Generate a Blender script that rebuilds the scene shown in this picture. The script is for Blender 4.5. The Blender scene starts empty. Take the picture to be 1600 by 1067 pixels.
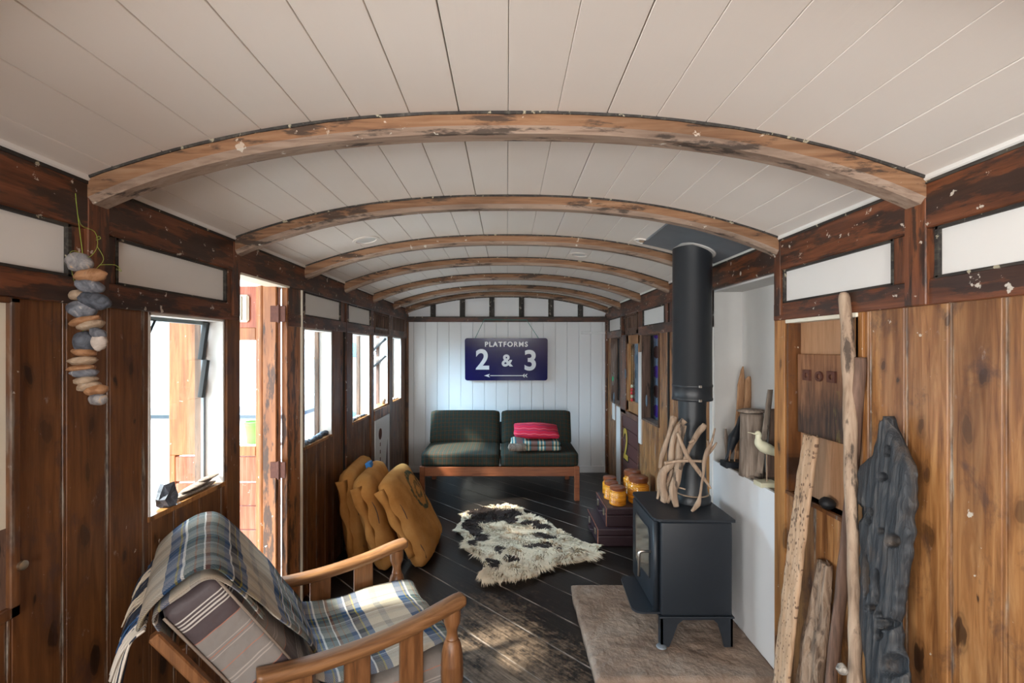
import bpy, bmesh, math, random
from mathutils import Vector, Matrix, noise
random.seed(7)
R = math.radians
SC = bpy.context.scene
COL = SC.collection

# ------------------------------------------------------------------ camera, world, lights
F = 720.0                     # focal length in pixels of the 1600 px frame
cam = bpy.data.objects.new('camera', bpy.data.cameras.new('camera'))
COL.objects.link(cam)
cam.location = (0, 0, 1.55)
cam.rotation_euler = (R(90), 0, 0)
cam.data.sensor_width = 36
cam.data.lens = 36 * F / 1600
cam.data.shift_x = 0.005
cam.data.shift_y = 0.0072
cam.data.clip_start = 0.02
SC.camera = cam

vs = SC.view_settings
vs.view_transform = 'Standard'
vs.look = 'None'
vs.gamma = 1
vs.use_curve_mapping = False
vs.exposure = 0.95

w = bpy.data.worlds.new('sky')
SC.world = w
w.use_nodes = True
nt = w.node_tree
nt.nodes.clear()
o_ = nt.nodes.new('ShaderNodeOutputWorld')
b_ = nt.nodes.new('ShaderNodeBackground')
b_.inputs[0].default_value = (0.74, 0.88, 1.0, 1)
b_.inputs[1].default_value = 2.8
nt.links.new(b_.outputs[0], o_.inputs[0])

def sun_light(name, direction, energy, angle, color):
    l = bpy.data.lights.new(name, 'SUN')
    l.energy = energy
    l.angle = R(angle)
    l.color = color
    o = bpy.data.objects.new(name, l)
    COL.objects.link(o)
    o.rotation_euler = Vector(direction).to_track_quat('-Z', 'Y').to_euler()
    return o

def area_light(name, loc, direction, sx, sy, energy, color, spread=180):
    l = bpy.data.lights.new(name, 'AREA')
    l.shape = 'RECTANGLE'
    l.size = sx
    l.size_y = sy
    l.energy = energy
    l.color = color
    l.spread = R(spread)
    o = bpy.data.objects.new(name, l)
    COL.objects.link(o)
    o.location = loc
    o.rotation_euler = Vector(direction).to_track_quat('-Z', 'Z').to_euler()
    return o

sun_light('sun', (1.25, 0.55, -1.4), 9.0, 4, (1.0, 0.93, 0.82))
# fill lamps added at assumed, unseen windows behind the camera
area_light('fill_lamp_rear_a', (-1.42, -0.45, 1.32), (1, 0, -0.05), 1.0, 0.72, 44, (1.0, 0.965, 0.92))
area_light('fill_lamp_rear_b', (-1.42, -1.75, 1.32), (1, 0, -0.05), 0.9, 0.72, 24, (1.0, 0.965, 0.92))
area_light('fill_lamp_end', (0.0, -2.72, 1.35), (0, 1, 0.0), 1.5, 0.9, 44, (1.0, 0.955, 0.90))
# fill lamps added above the lean-to, boosting the sky light through the windows
area_light('fill_lamp_leanto_front', (-2.9, 1.3, 2.9), (0.75, 0.35, -0.75), 1.8, 1.4, 110, (0.96, 0.98, 1.0))
area_light('fill_lamp_lobby', (1.50, 4.7, 2.0), (0, 0, -1), 0.2, 1.6, 14, (0.8, 0.9, 1.0))  # lamp added under the lobby ceiling to lighten what stands behind the glass
area_light('fill_lamp_leanto_far', (-3.0, 4.3, 2.75), (0.92, 0.12, -0.5), 2.2, 1.2, 330, (0.50, 0.75, 1.0))

# ------------------------------------------------------------------ helpers
def P(px, py, D):
    """point at depth D seen at photo pixel (px, py)"""
    return Vector(((px - 792) * D / F, D, 1.55 - (py - 545) * D / F))

class MB:
    def __init__(s):
        s.bm = bmesh.new()
        s.uv = None
    def box(s, x0, x1, y0, y1, z0, z1, bev=0.0, mtx=None, seg=1):
        vs_ = [s.bm.verts.new((x, y, z)) for x in (x0, x1) for y in (y0, y1) for z in (z0, z1)]
        q = [(0, 1, 3, 2), (4, 6, 7, 5), (0, 4, 5, 1), (2, 3, 7, 6), (0, 2, 6, 4), (1, 5, 7, 3)]
        fs = [s.bm.faces.new([vs_[i] for i in f]) for f in q]
        if bev:
            es = list({e for f in fs for e in f.edges})
            r = bmesh.ops.bevel(s.bm, geom=es, offset=bev, segments=seg, affect='EDGES', profile=0.5)
            if mtx:
                vv = {v for f in r['faces'] for v in f.verts} | {v for v in vs_ if v.is_valid}
                for v in vv: v.co = mtx @ v.co
        elif mtx:
            for v in vs_: v.co = mtx @ v.co
        return s
    def beam(s, a, b, wd, th, up=(0, 0, 1), bev=0.002):
        a = Vector(a); b = Vector(b)
        d = (b - a); L = d.length; d.normalize()
        up = Vector(up)
        sx = d.cross(up).normalized(); sy = sx.cross(d).normalized()
        m = Matrix((sx, sy, d)).transposed().to_4x4(); m.translation = a
        return s.box(-wd / 2, wd / 2, -th / 2, th / 2, 0, L, bev, m)
    def prism(s, pts, axis, a0, a1):
        """pts: outline (2D) ; extruded on axis 'x','y','z' between a0 and a1"""
        def mk(p, a):
            if axis == 'x': return (a, p[0], p[1])
            if axis == 'y': return (p[0], a, p[1])
            return (p[0], p[1], a)
        v0 = [s.bm.verts.new(mk(p, a0)) for p in pts]
        v1 = [s.bm.verts.new(mk(p, a1)) for p in pts]
        n = len(pts)
        s.bm.faces.new(v0); s.bm.faces.new(v1[::-1])
        for i in range(n):
            s.bm.faces.new((v0[i], v1[i], v1[(i + 1) % n], v0[(i + 1) % n]))
        return s
    def rings(s, rs, cap=True, closed=False):
        vr = [[s.bm.verts.new(p) for p in r] for r in rs]
        n = len(vr[0])
        m = len(vr)
        for i in range(m if closed else m - 1):
            A, B = vr[i], vr[(i + 1) % m]
            for j in range(n):
                s.bm.faces.new((A[j], A[(j + 1) % n], B[(j + 1) % n], B[j]))
        if cap and not closed:
            s.bm.faces.new(vr[0][::-1]); s.bm.faces.new(vr[-1])
        return s
    def lathe(s, prof, c=(0, 0, 0), n=24, ax='z'):
        rs = []
        for r, h in prof:
            r = max(r, 0.0004)
            ring = []
            for k in range(n):
                t = 2 * math.pi * k / n
                a, b = r * math.cos(t), r * math.sin(t)
                p = (a, b, h) if ax == 'z' else ((a, h, b) if ax == 'y' else (h, a, b))
                ring.append((p[0] + c[0], p[1] + c[1], p[2] + c[2]))
            rs.append(ring)
        return s.rings(rs)
    def tube(s, pts, rad, n=8, jit=0.0, sq=1.0, seed=0, sub=1):
        pts = [Vector(p) for p in pts]
        if not hasattr(rad, '__len__'): rad = [rad] * len(pts)
        if sub > 1:
            np_, nr = [], []
            for i in range(len(pts) - 1):
                p0 = pts[max(i - 1, 0)]; p1 = pts[i]; p2 = pts[i + 1]; p3 = pts[min(i + 2, len(pts) - 1)]
                for k in range(sub):
                    t = k / sub
                    np_.append(0.5 * ((2 * p1) + (p2 - p0) * t + (2 * p0 - 5 * p1 + 4 * p2 - p3) * t * t + (3 * p1 - p0 - 3 * p2 + p3) * t ** 3))
                    nr.append(rad[i] * (1 - t) + rad[i + 1] * t)
            np_.append(pts[-1]); nr.append(rad[-1])
            pts, rad = np_, nr
        rs = []
        up = None
        for i, p in enumerate(pts):
            d = (pts[min(i + 1, len(pts) - 1)] - pts[max(i - 1, 0)]).normalized()
            if up is None:
                up = Vector((0, 0, 1)) if abs(d.z) < 0.9 else Vector((0, 1, 0))
            sx = d.cross(up)
            if sx.length < 1e-4: sx = d.orthogonal()
            sx.normalize(); sy = sx.cross(d).normalized(); up = sy
            ring = []
            for k in range(n):
                t = 2 * math.pi * k / n
                rr = rad[i]
                q = p + sx * math.cos(t) * rr + sy * math.sin(t) * rr * sq
                if jit:
                    nv = noise.noise(Vector((q.x * 25, q.y * 25, q.z * 9)) + Vector((seed, seed * 2, 0)))
                    q += (q - p) * nv * jit
                ring.append(q)
            rs.append(ring)
        return s.rings(rs)
    def blob(s, c, r, jit=0.15, seed=0, rot=None, sub=3, freq=1.6, flat=2.0):
        before = set(s.bm.verts)
        bmesh.ops.create_icosphere(s.bm, subdivisions=sub, radius=1.0)
        m = rot.to_matrix() if rot else Matrix.Identity(3)
        for v in s.bm.verts:
            if v in before: continue
            p = v.co.copy()
            p = p * (1 + jit * noise.noise(p * freq + Vector((seed * 3.1, seed, 5))) + jit * .35 * noise.noise(p * freq * 3 + Vector((seed, 7, seed))))
            v.co = m @ Vector((p.x * r[0], p.y * r[1], p.z * r[2])) + Vector(c)
        return s
    def cushion(s, sx, sy, sz, r, bulge=(0, 0, 0), n=14, jit=0.0, c=(0, 0, 0), seed=0, pinch=0.0):
        """rounded soft box centred on c with half sizes"""
        before = set(s.bm.verts)
        bmesh.ops.create_cube(s.bm, size=2.0)
        nv = [v for v in s.bm.verts if v not in before]
        es = list({e for v in nv for e in v.link_edges})
        bmesh.ops.subdivide_edges(s.bm, edges=es, cuts=n, use_grid_fill=True)
        for v in s.bm.verts:
            if v in before: continue
            u = v.co.copy()
            hx, hy, hz = sx, sy, sz
            p = Vector((u.x * hx, u.y * hy, u.z * hz))
            q = Vector((max(-hx + r, min(hx - r, p.x)), max(-hy + r, min(hy - r, p.y)), max(-hz + r, min(hz - r, p.z))))
            d = p - q
            if d.length > 1e-6: p = q + d.normalized() * r
            bx = bulge[0] * (1 - u.y ** 2) * (1 - u.z ** 2); by = bulge[1] * (1 - u.x ** 2) * (1 - u.z ** 2); bz = bulge[2] * (1 - u.x ** 2) * (1 - u.y ** 2)
            p += Vector((u.x * bx, u.y * by, u.z * bz))
            if jit:
                p += p.normalized() * jit * noise.noise(p * 9 + Vector((seed, seed, seed))) + p.normalized() * jit * .5 * noise.noise(p * 24 + Vector((seed, 0, seed)))
            v.co = p + Vector(c)
        return s
    def xform(s, m):
        for v in s.bm.verts: v.co = m @ v.co
        return s
    def build(s, name, mats, parent=None, smooth=False, loc=None, rot=None):
        bmesh.ops.recalc_face_normals(s.bm, faces=s.bm.faces)
        me = bpy.data.meshes.new(name)
        s.bm.to_mesh(me); s.bm.free()
        if not isinstance(mats, (list, tuple)): mats = [mats]
        for m in mats: me.materials.append(m)
        if smooth:
            for p in me.polygons: p.use_smooth = True
            if smooth != 'all':
                me.set_sharp_from_angle(angle=R(40))
        o = bpy.data.objects.new(name, me)
        COL.objects.link(o)
        if parent: o.parent = parent
        if loc: o.location = loc
        if rot: o.rotation_euler = rot
        return o

def tag(o, label=None, cat=None, group=None, kind=None):
    if label: o['label'] = label
    if cat: o['category'] = cat
    if group: o['group'] = group
    if kind: o['kind'] = kind
    return o

def empty(name, loc=(0, 0, 0), rz=0.0):
    o = bpy.data.objects.new(name, None)
    COL.objects.link(o)
    o.location = loc
    o.rotation_euler = (0, 0, rz)
    o.empty_display_size = 0.1
    return o

TRIM = [0]
def trim(mb, mat, smooth=False):
    TRIM[0] += 1
    return tag(mb.build('trim_%d' % TRIM[0], mat, smooth=smooth), kind='structure')

# ------------------------------------------------------------------ materials
class N:
    def __init__(s, name):
        s.m = bpy.data.materials.new(name)
        s.m.use_nodes = True
        s.t = s.m.node_tree
        s.b = s.t.nodes['Principled BSDF']
    def n(s, typ, **kw):
        k = s.t.nodes.new(typ)
        for a, v in kw.items():
            if a.startswith('i_'):
                key = a[2:]
                key = int(key) if key.isdigit() else key.replace('_', ' ')
                k.inputs[key].default_value = v
            else: setattr(k, a, v)
        return k
    def l(s, a, b): s.t.links.new(a, b)
    def coord(s, scale=(1, 1, 1), rot=(0, 0, 0), loc=(0, 0, 0), kind='Object'):
        tc = s.n('ShaderNodeTexCoord')
        mp = s.n('ShaderNodeMapping')
        mp.inputs['Scale'].default_value = scale
        mp.inputs['Rotation'].default_value = rot
        mp.inputs['Location'].default_value = loc
        s.l(tc.outputs[kind], mp.inputs[0])
        return mp.outputs[0]
    def noise(s, vec, scale, detail=4, rough=0.55, dist=0.0):
        k = s.n('ShaderNodeTexNoise')
        k.inputs['Scale'].default_value = scale
        k.inputs['Detail'].default_value = detail
        k.inputs['Roughness'].default_value = rough
        k.inputs['Distortion'].default_value = dist
        s.l(vec, k.inputs['Vector'])
        return k.outputs[0]
    def ramp(s, fac, stops, interp='LINEAR'):
        k = s.n('ShaderNodeValToRGB')
        e = k.color_ramp.elements
        k.color_ramp.interpolation = interp
        while len(e) < len(stops): e.new(0.5)
        for i, (p, c) in enumerate(stops):
            e[i].position = p
            e[i].color = (c[0], c[1], c[2], 1) if hasattr(c, '__len__') else (c, c, c, 1)
        s.l(fac, k.inputs[0])
        return k.outputs[0]
    def mix(s, fac, a, b, mode='MIX'):
        k = s.n('ShaderNodeMix', data_type='RGBA', blend_type=mode)
        for sock, v in ((k.inputs[0], fac), (k.inputs[6], a), (k.inputs[7], b)):
            if hasattr(v, 'is_linked') or hasattr(v, 'links'): s.l(v, sock)
            elif hasattr(v, '__len__'): sock.default_value = (v[0], v[1], v[2], 1)
            else: sock.default_value = v
        return k.outputs[2]
    def math(s, op, a, b=None, c=None):
        k = s.n('ShaderNodeMath', operation=op)
        for i, v in enumerate((a, b, c)):
            if v is None: continue
            if hasattr(v, 'links'): s.l(v, k.inputs[i])
            else: k.inputs[i].default_value = v
        return k.outputs[0]
    def sep(s, vec):
        k = s.n('ShaderNodeSeparateXYZ'); s.l(vec, k.inputs[0]); return k.outputs
    def bump(s, h, strength=0.3, dist=0.01):
        k = s.n('ShaderNodeBump')
        k.inputs['Strength'].default_value = strength
        k.inputs['Distance'].default_value = dist
        s.l(h, k.inputs['Height'])
        s.l(k.outputs[0], s.b.inputs['Normal'])
    def out(s, color=None, rough=None, **kw):
        if color is not None:
            if hasattr(color, 'links'): s.l(color, s.b.inputs['Base Color'])
            else: s.b.inputs['Base Color'].default_value = (*color, 1)
        if rough is not None:
            if hasattr(rough, 'links'): s.l(rough, s.b.inputs['Roughness'])
            else: s.b.inputs['Roughness'].default_value = rough
        for k, v in kw.items(): s.b.inputs[k.replace('_', ' ')].default_value = v
        return s.m

def plain(name, c, rough=0.6, var=0.12, scale=8, metal=0.0, bump=0.0, bscale=60):
    k = N(name)
    v = k.coord()
    f = k.noise(v, scale, 5)
    col = k.mix(f, [x * (1 - var) for x in c], [min(1, x * (1 + var)) for x in c])
    if bump: k.bump(k.noise(v, bscale, 4), bump, 0.004)
    return k.out(col, rough, Metallic=metal)

def wood(name, dark, mid, light, axis='z', rough=0.5, patch=(0.45, 0.75), fleck=0.0, fleckcol=(0.6, 0.55, 0.47), knots=True, plank=0.0, black=0.0, bump=0.25, gscale=1.0, pvar=0.5):
    k = N(name)
    st = {'x': (4, 55, 55), 'y': (55, 4, 55), 'z': (55, 55, 4)}[axis]
    st = tuple(a * gscale for a in st)
    g = k.noise(k.coord(st), 1.0, 5, 0.6, 0.6)
    st2 = {'x': (1.2, 7, 7), 'y': (7, 1.2, 7), 'z': (7, 7, 1.2)}[axis]
    p = k.noise(k.coord(st2, loc=(3, 1, 7)), 1.0, 4, 0.6, 0.8)
    col = k.ramp(g, [(0.28, dark), (0.5, mid), (0.72, light)])
    pm = k.ramp(p, [(patch[0], 0.0), (patch[1], 1.0)])
    col = k.mix(pm, col, k.mix(0.65, col, [c * 0.45 for c in dark]))
    base = k.coord()
    xyz = k.sep(base)
    if plank:
        pid = k.math('FLOOR', k.math('DIVIDE', xyz[1], plank))
        wn = k.n('ShaderNodeTexWhiteNoise', noise_dimensions='1D')
        k.l(pid, wn.inputs['W'])
        col = k.mix(k.math('MULTIPLY', wn.outputs[0], pvar), col, k.mix(0.5, col, [c * 1.1 for c in dark]))
    if knots:
        ks = {'x': (2.2, 8, 8), 'y': (8, 2.2, 8), 'z': (0.05, 8.5, 3.4)}[axis]
        vo = k.n('ShaderNodeTexVoronoi')
        vo.inputs['Scale'].default_value = 1.0
        dv = k.n('ShaderNodeVectorMath', operation='ADD')
        nz = k.n('ShaderNodeTexNoise'); nz.inputs['Scale'].default_value = 4.0
        kv = k.coord(ks)
        k.l(kv, nz.inputs['Vector']); k.l(kv, dv.inputs[0]); 
        sc_ = k.n('ShaderNodeVectorMath', operation='SCALE'); sc_.inputs['Scale'].default_value = 0.25
        k.l(nz.outputs[1], sc_.inputs[0]); k.l(sc_.outputs[0], dv.inputs[1])
        if axis == 'z':
            vo.voronoi_dimensions = '2D'
            sx_ = k.sep(dv.outputs[0]); cx_ = k.n('ShaderNodeCombineXYZ'); k.l(sx_[1], cx_.inputs[0]); k.l(sx_[2], cx_.inputs[1]); k.l(cx_.outputs[0], vo.inputs['Vector'])
        else: k.l(dv.outputs[0], vo.inputs['Vector'])
        wnk = k.n('ShaderNodeTexWhiteNoise', noise_dimensions='3D')
        k.l(vo.outputs['Position'], wnk.inputs['Vector'])
        keep = k.math('MULTIPLY', k.math('GREATER_THAN', wnk.outputs[0], 0.18), k.math('ADD', 0.5, k.math('MULTIPLY', wnk.outputs[0], 0.5)))
        km = k.ramp(k.math('DIVIDE', vo.outputs['Distance'], k.math('ADD', 0.22, k.math('MULTIPLY', wnk.outputs[1] if False else k.math('FRACT', k.math('MULTIPLY', wnk.outputs[0], 7.3)), 0.95))), [(0.0, 1.0), (0.11, 0.95), (0.135, 0.35), (0.17, 0.45), (0.20, 0.15), (0.28, 0.0)])
        km = k.math('MULTIPLY', km, keep)
        col = k.mix(km, col, [c * 0.22 for c in dark])
    if plank:
        sm = k.noise(k.coord((8, 8, 4.5), loc=(2, 8, 1)), 1.0, 6, 0.68, 0.4)
        col = k.mix(k.math('MULTIPLY', k.ramp(sm, [(0.54, 0.0), (0.64, 1.0)]), 0.62), col, (0.055, 0.026, 0.022))
        sc2 = k.noise(k.coord((30, 30, 16), loc=(1, 3, 9)), 1.0, 7, 0.75)
        col = k.mix(k.math('MULTIPLY', k.ramp(sc2, [(0.64, 0.0), (0.70, 1.0)]), 0.35), col, (0.42, 0.36, 0.33))
    if black:
        bn = k.noise(k.coord({'x': (3, 14, 14), 'y': (14, 3, 14), 'z': (14, 14, 3)}[axis], loc=(9, 4, 2)), 1.3, 6, 0.65)
        bm_ = k.ramp(bn, [(0.62 - black * 0.3, 0.0), (0.68 - black * 0.3, 1.0)])
        col = k.mix(k.math('MULTIPLY', bm_, 0.8), col, (0.018, 0.013, 0.011))
    if fleck:
        fn = k.noise(base, 26, 5, 0.6)
        fm = k.ramp(fn, [(0.72 - fleck * 0.1, 0.0), (0.74 - fleck * 0.1, 1.0)])
        col = k.mix(k.math('MULTIPLY', fm, 0.85), col, fleckcol)
    if plank:
        fr = k.math('FRACT', k.math('DIVIDE', xyz[1], plank))
        d = k.math('MULTIPLY', k.math('MINIMUM', fr, k.math('SUBTRACT', 1.0, fr)), plank)
        e = k.ramp(k.math('ADD', k.math('MULTIPLY', d, 40.0), k.math('MULTIPLY', k.noise(k.coord((30, 30, 5)), 1.0, 4), 0.9)), [(0.55, 1.0), (0.75, 0.0)])
        pn = k.noise(k.coord((20, 20, 4), loc=(5, 5, 5)), 1.0, 5, 0.7)
        pc = k.ramp(pn, [(0.46, (0.06, 0.05, 0.045)), (0.56, (0.34, 0.32, 0.27))])
        col = k.mix(k.math('MULTIPLY', e, k.math('MULTIPLY', 0.75, k.ramp(k.noise(k.coord((4, 4, 3), loc=(7, 7, 1)), 1.0, 4), [(0.42, 0.1), (0.6, 1.0)]))), col, pc)
    if bump: k.bump(g, bump, 0.003)
    rr = k.ramp(p, [(0.3, rough - 0.08), (0.7, rough + 0.1)])
    return k.out(col, rr)

M = {}
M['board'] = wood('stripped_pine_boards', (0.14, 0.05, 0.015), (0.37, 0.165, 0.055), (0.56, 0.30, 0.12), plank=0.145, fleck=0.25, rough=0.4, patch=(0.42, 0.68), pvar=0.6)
M['board_left'] = wood('shaded_pine_boards', (0.075, 0.025, 0.007), (0.155, 0.058, 0.016), (0.22, 0.088, 0.028), plank=0.145, fleck=0.1, rough=0.45, pvar=0.35)  # same pine as the right wall, backlit shade put into a darker colour
M['strip'] = wood('pine_strip', (0.20, 0.075, 0.02), (0.40, 0.175, 0.05), (0.50, 0.25, 0.085), fleck=0.35, rough=0.45)
M['rail'] = wood('dark_varnished_rail', (0.055, 0.018, 0.008), (0.14, 0.045, 0.018), (0.22, 0.075, 0.03), axis='y', fleck=0.75, black=0.45, rough=0.38, knots=False)
M['post'] = wood('dark_varnished_post', (0.06, 0.02, 0.009), (0.15, 0.05, 0.02), (0.23, 0.08, 0.03), fleck=0.7, black=0.4, rough=0.38, knots=False)
M['railx'] = wood('dark_varnished_rail_across', (0.045, 0.018, 0.01), (0.09, 0.032, 0.016), (0.14, 0.05, 0.025), axis='x', fleck=0.3, black=0.4, knots=False)
M['rib'] = wood('stripped_roof_rib', (0.15, 0.07, 0.034), (0.27, 0.135, 0.065), (0.34, 0.20, 0.115), axis='x', fleck=0.5, black=0.25, rough=0.7, knots=False, fleckcol=(0.55, 0.45, 0.36))
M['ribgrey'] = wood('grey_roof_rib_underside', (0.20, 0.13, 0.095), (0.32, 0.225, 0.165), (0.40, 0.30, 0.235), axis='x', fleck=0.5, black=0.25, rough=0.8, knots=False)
M['black'] = wood('flaking_black_bead', (0.012, 0.01, 0.009), (0.03, 0.024, 0.02), (0.10, 0.09, 0.07), axis='y', fleck=1.0, fleckcol=(0.42, 0.38, 0.27), knots=False, rough=0.7)
M['blackz'] = wood('flaking_black_batten', (0.012, 0.01, 0.009), (0.03, 0.024, 0.02), (0.10, 0.09, 0.07), axis='z', fleck=1.2, fleckcol=(0.35, 0.31, 0.26), knots=False, rough=0.7)
M['white'] = plain('white_painted_board', (0.72, 0.70, 0.67), 0.5, 0.04, 3, bump=0.12, bscale=20)
M['whitecold'] = plain('white_matchboard_paint', (0.74, 0.75, 0.76), 0.45, 0.03, 2, bump=0.05, bscale=30)
M['cream'] = plain('cream_reveal_paint', (0.75, 0.70, 0.58), 0.5, 0.06, 5)
M['alcove'] = plain('pale_grey_cement_board', (0.58, 0.565, 0.54), 0.75, 0.07, 5, bump=0.1)
M['orangejamb'] = wood('orange_painted_jamb', (0.30, 0.10, 0.03), (0.42, 0.16, 0.05), (0.48, 0.20, 0.07), fleck=0.3, black=0.4, rough=0.4, knots=False)
M['gap'] = plain('dark_gap', (0.01, 0.008, 0.007), 0.9)

def ceiling_mat():
    k = N('white_painted_ceiling')
    v = k.coord()
    g = k.noise(k.coord((40, 2.5, 40)), 1.0, 4)
    f = k.noise(v, 2.2, 4)
    col = k.mix(f, (0.70, 0.635, 0.575), (0.78, 0.725, 0.67))
    k.bump(g, 0.2, 0.003)
    return k.out(col, 0.55)
M['ceiling'] = ceiling_mat()

def floor_mat():
    k = N('worn_black_floorboards')
    tc = k.coord(rot=(0, 0, R(45)))          # x' runs across the boards after rotation
    xyz = k.sep(k.coord())
    s = k.math('MULTIPLY', k.math('ADD', xyz[0], xyz[1]), 0.70711)     # across boards
    t = k.math('MULTIPLY', k.math('SUBTRACT', xyz[0], xyz[1]), 0.70711)
    comb = k.n('ShaderNodeCombineXYZ')
    k.l(k.math('MULTIPLY', s, 9.0), comb.inputs[0]); k.l(k.math('MULTIPLY', t, 1.3), comb.inputs[1])
    pn = k.noise(comb.outputs[0], 1.0, 6, 0.62, 0.5)
    comb2 = k.n('ShaderNodeCombineXYZ')
    k.l(k.math('MULTIPLY', s, 70.0), comb2.inputs[0]); k.l(k.math('MULTIPLY', t, 5.0), comb2.inputs[1])
    gr = k.noise(comb2.outputs[0], 1.0, 5, 0.6, 0.3)
    fine = k.noise(k.coord(), 42, 6, 0.7)
    big = k.noise(k.coord(), 1.4, 3, 0.5)
    # sun patch painted pale, with boards worn by traffic, mid near floor
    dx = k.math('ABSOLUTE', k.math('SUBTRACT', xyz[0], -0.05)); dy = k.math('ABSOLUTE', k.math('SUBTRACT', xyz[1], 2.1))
    wear_and_sun = k.math('SUBTRACT', 1.0, k.math('MINIMUM', 1.0, k.math('ADD', k.math('MULTIPLY', dx, 0.75), k.math('MULTIPLY', dy, 0.5))))
    med = k.noise(k.coord(), 13, 5, 0.65)
    a = k.math('ADD', k.math('MULTIPLY', pn, 0.30), k.math('ADD', k.math('MULTIPLY', fine, 0.35), k.math('MULTIPLY', med, 0.35)))
    a = k.math('ADD', a, k.math('MULTIPLY', k.math('SUBTRACT', gr, 0.5), 0.15))
    a = k.math('ADD', a, k.math('MULTIPLY', k.math('SUBTRACT', wear_and_sun, 0.62), 0.32))
    a = k.math('ADD', a, k.math('MULTIPLY', k.math('SUBTRACT', big, 0.5), 0.25))
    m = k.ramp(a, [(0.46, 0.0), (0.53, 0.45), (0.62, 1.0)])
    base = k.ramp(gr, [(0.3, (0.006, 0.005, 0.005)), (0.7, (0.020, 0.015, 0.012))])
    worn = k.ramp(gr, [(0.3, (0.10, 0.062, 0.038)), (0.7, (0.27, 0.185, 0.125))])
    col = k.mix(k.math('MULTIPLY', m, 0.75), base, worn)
    sh = k.math('SUBTRACT', s, 2.574)
    fr = k.math('FRACT', k.math('DIVIDE', sh, 0.235))
    d = k.math('MULTIPLY', k.math('MINIMUM', fr, k.math('SUBTRACT', 1.0, fr)), 0.235)
    line = k.ramp(d, [(0.0026, 1.0), (0.0046, 0.0)])
    ln = k.ramp(k.noise(k.coord(), 5, 4), [(0.42, 0.15), (0.6, 1.0)])
    col = k.mix(k.math('MULTIPLY', line, k.math('MULTIPLY', ln, 1.0)), col, (0.34, 0.28, 0.24))
    h = k.math('SUBTRACT', k.math('MULTIPLY', gr, 0.35), k.math('MULTIPLY', line, 1.2))
    k.bump(h, 0.45, 0.004)
    rr = k.mix(m, (0.33, 0.33, 0.33), (0.6, 0.6, 0.6))
    return k.out(col, rr, Specular_IOR_Level=0.3)
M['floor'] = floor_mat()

def glass_mat(name, tint=(0.97, 1, 0.99), fac=0.03, rough=0.02):
    k = N(name)
    tr = k.n('ShaderNodeBsdfTransparent'); tr.inputs[0].default_value = (*tint, 1)
    gl = k.n('ShaderNodeBsdfGlossy'); gl.inputs['Roughness'].default_value = rough
    fz = k.n('ShaderNodeLayerWeight'); fz.inputs[0].default_value = 0.5
    mx = k.n('ShaderNodeMixShader')
    k.l(k.math('ADD', k.math('MULTIPLY', k.math('POWER', fz.outputs[1], 5.0), 0.6), fac), mx.inputs[0])
    k.l(tr.outputs[0], mx.inputs[1]); k.l(gl.outputs[0], mx.inputs[2])
    k.l(mx.outputs[0], k.t.nodes['Material Output'].inputs[0])
    return k.m
M['glass'] = glass_mat('window_glass')
M['glassdark'] = glass_mat('lobby_window_glass', (0.75, 0.85, 0.9), 0.03)
M['metalblack'] = plain('black_plastic', (0.006, 0.007, 0.009), 0.6)
M['stove'] = plain('charcoal_stove_enamel', (0.013, 0.018, 0.025), 0.48, 0.08, 30, bump=0.05, bscale=220)
M['flue'] = plain('black_flue_enamel', (0.014, 0.017, 0.021), 0.42, 0.1, 20, bump=0.03, bscale=150)
M['plate'] = plain('grey_steel_plate', (0.19, 0.21, 0.235), 0.45, 0.25, 7, metal=0.3)
M['steel'] = plain('brushed_steel', (0.62, 0.58, 0.53), 0.3, 0.05, metal=1.0)
M['oak'] = wood('oiled_oak', (0.10, 0.042, 0.016), (0.20, 0.092, 0.036), (0.29, 0.145, 0.06), axis='x', rough=0.36, knots=False, patch=(0.55, 0.9))
M['oakz'] = wood('oiled_oak_upright', (0.09, 0.034, 0.012), (0.19, 0.08, 0.028), (0.27, 0.12, 0.048), axis='z', rough=0.38, knots=False, patch=(0.55, 0.9))
M['teak'] = wood('sofa_teak', (0.17, 0.05, 0.02), (0.26, 0.08, 0.03), (0.33, 0.11, 0.045), axis='x', rough=0.4, knots=False, patch=(0.7, 0.95))
M['drift'] = wood('sun_bleached_driftwood', (0.20, 0.13, 0.085), (0.37, 0.26, 0.18), (0.48, 0.36, 0.26), rough=0.85, knots=False, gscale=0.8, bump=0.9, black=0.12)
M['driftgrey'] = wood('weathered_grey_driftwood', (0.12, 0.09, 0.07), (0.24, 0.185, 0.145), (0.36, 0.29, 0.23), rough=0.85, knots=False, bump=0.9, black=0.12)
M['driftorange'] = wood('orange_brown_driftwood', (0.17, 0.08, 0.035), (0.36, 0.19, 0.095), (0.48, 0.29, 0.16), rough=0.8, knots=True, bump=0.9, black=0.12)
M['driftpale'] = wood('pale_pitted_driftwood', (0.28, 0.16, 0.085), (0.47, 0.30, 0.18), (0.56, 0.38, 0.25), rough=0.85, knots=False, bump=0.9, black=0.12)
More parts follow.
